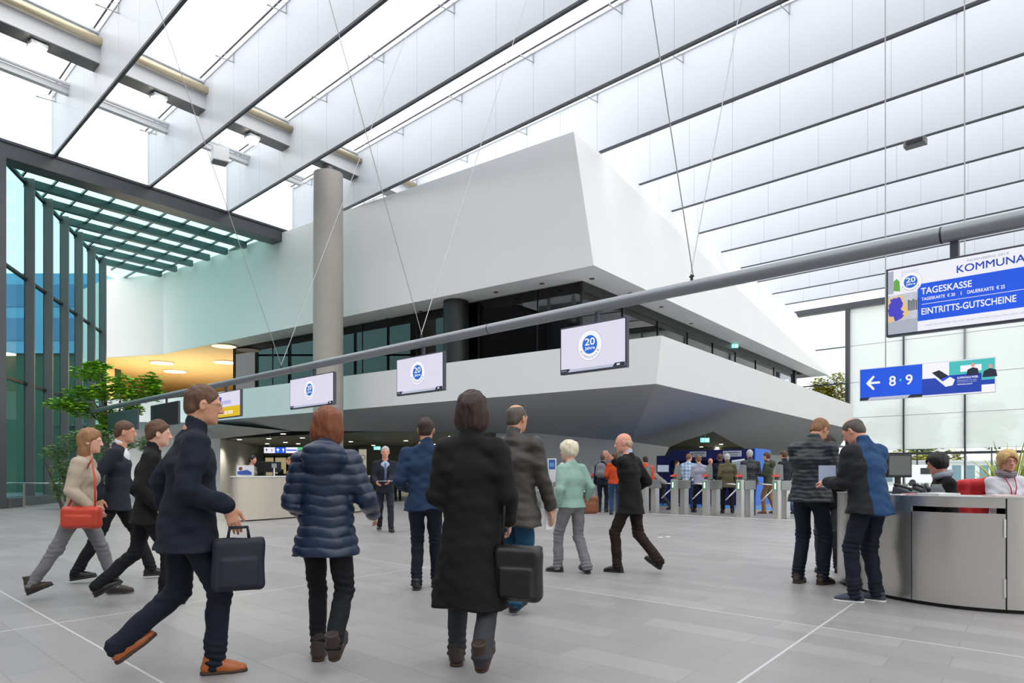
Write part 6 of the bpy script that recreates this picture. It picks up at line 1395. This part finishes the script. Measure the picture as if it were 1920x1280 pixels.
i_ = P('blonde woman in white sweater and striped scarf, seated facing the camera', 1884, 8.15, 1.68, PI - 0.05, fem=1, **N10, style='puff', hair=HB['blond'], glasses=1, face=1, skin=('rosy', 224, 160, 138), **SEAT, head=(0.02, -0.12, 0),
  top=dict(m=WHITEK, th=0.018, hem=-0.08, collar='low', name='sweater', fold=0.010), trousers=dict(m=BLKT), shoes=dict(m=SBLK), lhand=(-0.16, 0.34, 0.18), rhand=(0.10, 0.32, 0.24))
scarf(i_, patt('striped_scarf', rgb(44, 32, 40), rgb(190, 180, 186), 'stripe', 70), 0.072)
sp = i_['spine']; MB().tube([sp(0.55, 0.06, -0.06), sp(0.42, 0.145, -0.035), sp(0.24, 0.155, 0.0)], 0.006, 6).tube([sp(0.55, 0.06, 0.06), sp(0.42, 0.145, 0.035), sp(0.24, 0.155, 0.0)], 0.006, 6).build('lanyard', mat('pink_lanyard', rgb(200, 40, 90), 0.5), i_['root'])
c = at(1884, 887, 8.25)
for (px, Y, lab) in ((1776, 8.15, 'high stool under the black-haired woman, hidden behind the counter'), (1884, 8.15, 'high stool under the blonde woman, hidden behind the counter')):
    c = at(px, 887, Y); t = thing('stool', lab, 'stool', (c.x, c.y + 0.02, 0)); MB().lathe((0, 0, .50), [(.19, 0), (.20, .03), (.18, .06)], 24).build('seat', BLACK, t, 'auto'); MB().tube([(0, 0, .03), (0, 0, .50)], .03, 10).build('column', CHROME, t, True); MB().lathe((0, 0, 0), [(.2, 0), (.2, .02), (.04, .05)], 24).build('foot', CHROME, t, 'auto')
# -- behind the info counter
FARP = dict(res=0.014, hres=0.009, far=True)
P('dark-haired woman in grey striped top, smiling, behind the left end of the info counter', 471, 19.8, 1.70, -1.75, fem=1, **FARP, style='tied', hair=HB['black'], skin=('rosy', 224, 160, 138), **STAND, head=(0, -0.1, 0), top=dict(m=STRIPE, th=0.014, hem=-0.10, collar='v', name='jersey', cuff=0.6), trousers=dict(m=BLKT), shoes=dict(m=SBLK), lhand=(-0.06, 0.26, 0.14), rhand=(0.06, 0.26, 0.14))
P('person in tan top behind the info counter, partly hidden by the puffer jacket', 547, 21.8, 1.70, 1.9, fem=1, **FARP, style='short', hair=HB['lbrown'], skin=('rosy', 224, 160, 138), **STAND, top=dict(m=TAN, th=0.014, hem=-0.10, collar='low', name='jersey'), trousers=dict(m=BLKT), shoes=dict(m=SBLK), lhand=(-0.08, 0.26, 0.18), rhand=(0.08, 0.26, 0.18))
# -- the crowd at and behind the turnstiles
i_ = P('person in dark top wearing a grey backpack, left of the rust sweater', 1130, 22.0, 1.80, -0.3, **FARP, style='short', hair=HB['brown'], **STAND, top=dict(m=NAVYJ, th=0.018), trousers=dict(m=JEAN), shoes=dict(m=SBLK))
S = SDF((-.3, -.3, 0), (.3, .3, .6), 0.015); S.cone((0, 0, .14), (0, 0, .36), 0.14, 0.12, 0.03, (1, 0, 0), 1.25); S.ell((0, -.10, .15), (.13, .07, .11), 0.02); v, q = S.mesh()
c = wpt(i_, i_['spine'](0.10, -0.32)); t = thing('backpack', 'grey and black backpack worn left of the man in rust sweater', 'backpack', c, -0.3); mesh_obj('pack_body', [(v, q, 0)], mat('grey_pack_cloth', rgb(112, 112, 120), 0.8), t); MB().tube([(-.1, .1, .48), (-.1, .22, .46), (-.12, .30, .30)], .02, 6).build('strap', BLACK, t); MB().tube([(.1, .1, .48), (.1, .22, .46), (.12, .30, .30)], .02, 6).build('strap', BLACK, t)
P('man in rust-orange sweater and blue jeans behind the bald man', 1153, 20.7, 1.82, -0.15, **FARP, style='short', hair=HB['brown'], **STAND, top=dict(m=RUST, th=0.016, hem=-0.05, name='sweater'), trousers=dict(m=JEANB), shoes=dict(m=SBLK), lhand=(-0.20, 0.2, 0.1), rhand=(0.2, 0.2, 0.1))
P('person in orange-red vest, half hidden behind the bald man', 1211, 22.6, 1.74, 0.1, **FARP, style='short', hair=HB['dbrown'], **STAND, top=dict(m=ORG, th=0.024, hem=-0.05, name='vest'), trousers=dict(m=BLKT), shoes=dict(m=SBLK))
P('man in light grey shirt and grey trousers bending down at the turnstiles', 1243, 23.4, 1.82, 1.15, **FARP, style='bald_top', hair=HB['brown'], lank=(-0.10, 0.30, 0.09), rank=(0.10, -0.25, 0.10), hipz=0.84, lean=0.85, top=dict(m=GREYS, th=0.012, hem=0.0, name='shirt'), trousers=dict(m=DGREYT), shoes=dict(m=SBLK), lhand=(-0.15, 0.65, 0.10), rhand=(0.15, 0.65, 0.05), head=(0.2, 0, 0))
P('dark-haired person in black behind the leftmost turnstile reader, nearer one', 1266, 26.0, 1.68, -2.2, **FARP, style='short', hair=HB['dbrown'], **STAND, top=dict(m=BLACKC, th=0.014), trousers=dict(m=BLKT), shoes=dict(m=SBLK), lhand=(-0.1, 0.3, 0.1), rhand=(0.1, 0.3, 0.1))
P('man in pale blue plaid shirt and jeans, back turned', 1291, 23.4, 1.86, -0.15, **FARP, style='short', hair=HB['ginger'], lank=(-0.1, 0.1, 0.09), rank=(0.1, -0.15, 0.1), head=(0, -0.9, 0), build=1.05, top=dict(m=PLAID, th=0.014, hem=-0.02, name='shirt', collar='low'), trousers=dict(m=JEANB), shoes=dict(m=SBLK), lhand=(-0.16, 0.25, 0.1))
P('man in lilac-grey shirt and dark jeans, back turned, beside the plaid shirt', 1311, 21.9, 1.76, 0.2, **FARP, style='short', hair=HB['ginger'], lank=(-0.1, 0.1, 0.09), rank=(0.1, -0.15, 0.1), build=1.08, top=dict(m=LILAC, th=0.014, hem=-0.06, name='shirt', collar='low'), trousers=dict(m=JEAN), shoes=dict(m=SDBR), lhand=(-0.18, 0.25, 0.1))
P('bald man in white shirt and glasses facing the camera, behind the turnstiles', 1331, 25.0, 1.74, PI, **FARP, style='bald', hair=HB['silver'], skin=('rosy', 224, 160, 138), glasses=1, **STAND, top=dict(m=WHITES, th=0.014, name='shirt', collar='low'), trousers=dict(m=DGREYT), shoes=dict(m=SBLK))
P('dark-haired man in navy jacket beside the olive jacket', 1350, 23.0, 1.84, -0.2, **FARP, style='short', hair=HB['brown'], **STAND, top=dict(m=NAVYJ, th=0.018), trousers=dict(m=BLKT), shoes=dict(m=SBLK))
P('silver-haired man in olive jacket and black trousers, back turned', 1364, 21.3, 1.80, -0.05, **FARP, style='short', hair=HB['silver'], lank=(-0.1, 0.15, 0.09), rank=(0.1, -0.18, 0.12), build=1.05, top=dict(m=OLIVE, th=0.020, hem=-0.16, flare=1.05), trousers=dict(m=BLKT), shoes=dict(m=SBLK), lhand=(-0.2, 0.2, 0.1))
P('silver-haired man in dark ribbed jacket and blue jeans at the turnstile', 1407, 20.5, 1.90, 0.05, **FARP, style='crop', hair=HB['silver'], lank=(-0.11, 0, 0.09), rank=(0.11, 0.05, 0.09), build=1.12, top=dict(m=QUI, th=0.020, hem=-0.06, quilt=0.06, collar='stand'), trousers=dict(m=JEANT, w=0.95), shoes=dict(m=SBRN), lhand=(-0.2, 0.24, 0.12), rhand=(0.2, 0.24, 0.12))
P('young man in green hooded jacket and khaki trousers, looking left', 1441, 21.3, 1.84, 0.9, **FARP, style='short', hair=HB['brown'], lank=(-0.1, 0.1, 0.09), rank=(0.1, -0.15, 0.1), top=dict(m=GREENJ, th=0.024, hem=-0.10, collar='hood'), trousers=dict(m=KHAKI), shoes=dict(m=SKHA), lhand=(-0.16, 0.3, 0.2), rhand=(0.16, 0.3, 0.2))
P('man in dark jacket and blue jeans behind the rightmost turnstile', 1472, 20.3, 1.86, 0.5, **FARP, style='short', hair=HB['brown'], lank=(-0.1, 0.15, 0.09), rank=(0.1, -0.2, 0.12), top=dict(m=SUIT, th=0.018), trousers=dict(m=JEANB), shoes=dict(m=SBLK, sole=SOLEW))
P('small distant person in dark clothes behind the grey-haired man in suit', 746, 31.0, 1.66, PI, **FARP, style='short', hair=HB['black'], **STAND, top=dict(m=DKMETAL, th=0.014), trousers=dict(m=BLKT), shoes=dict(m=SBLK))
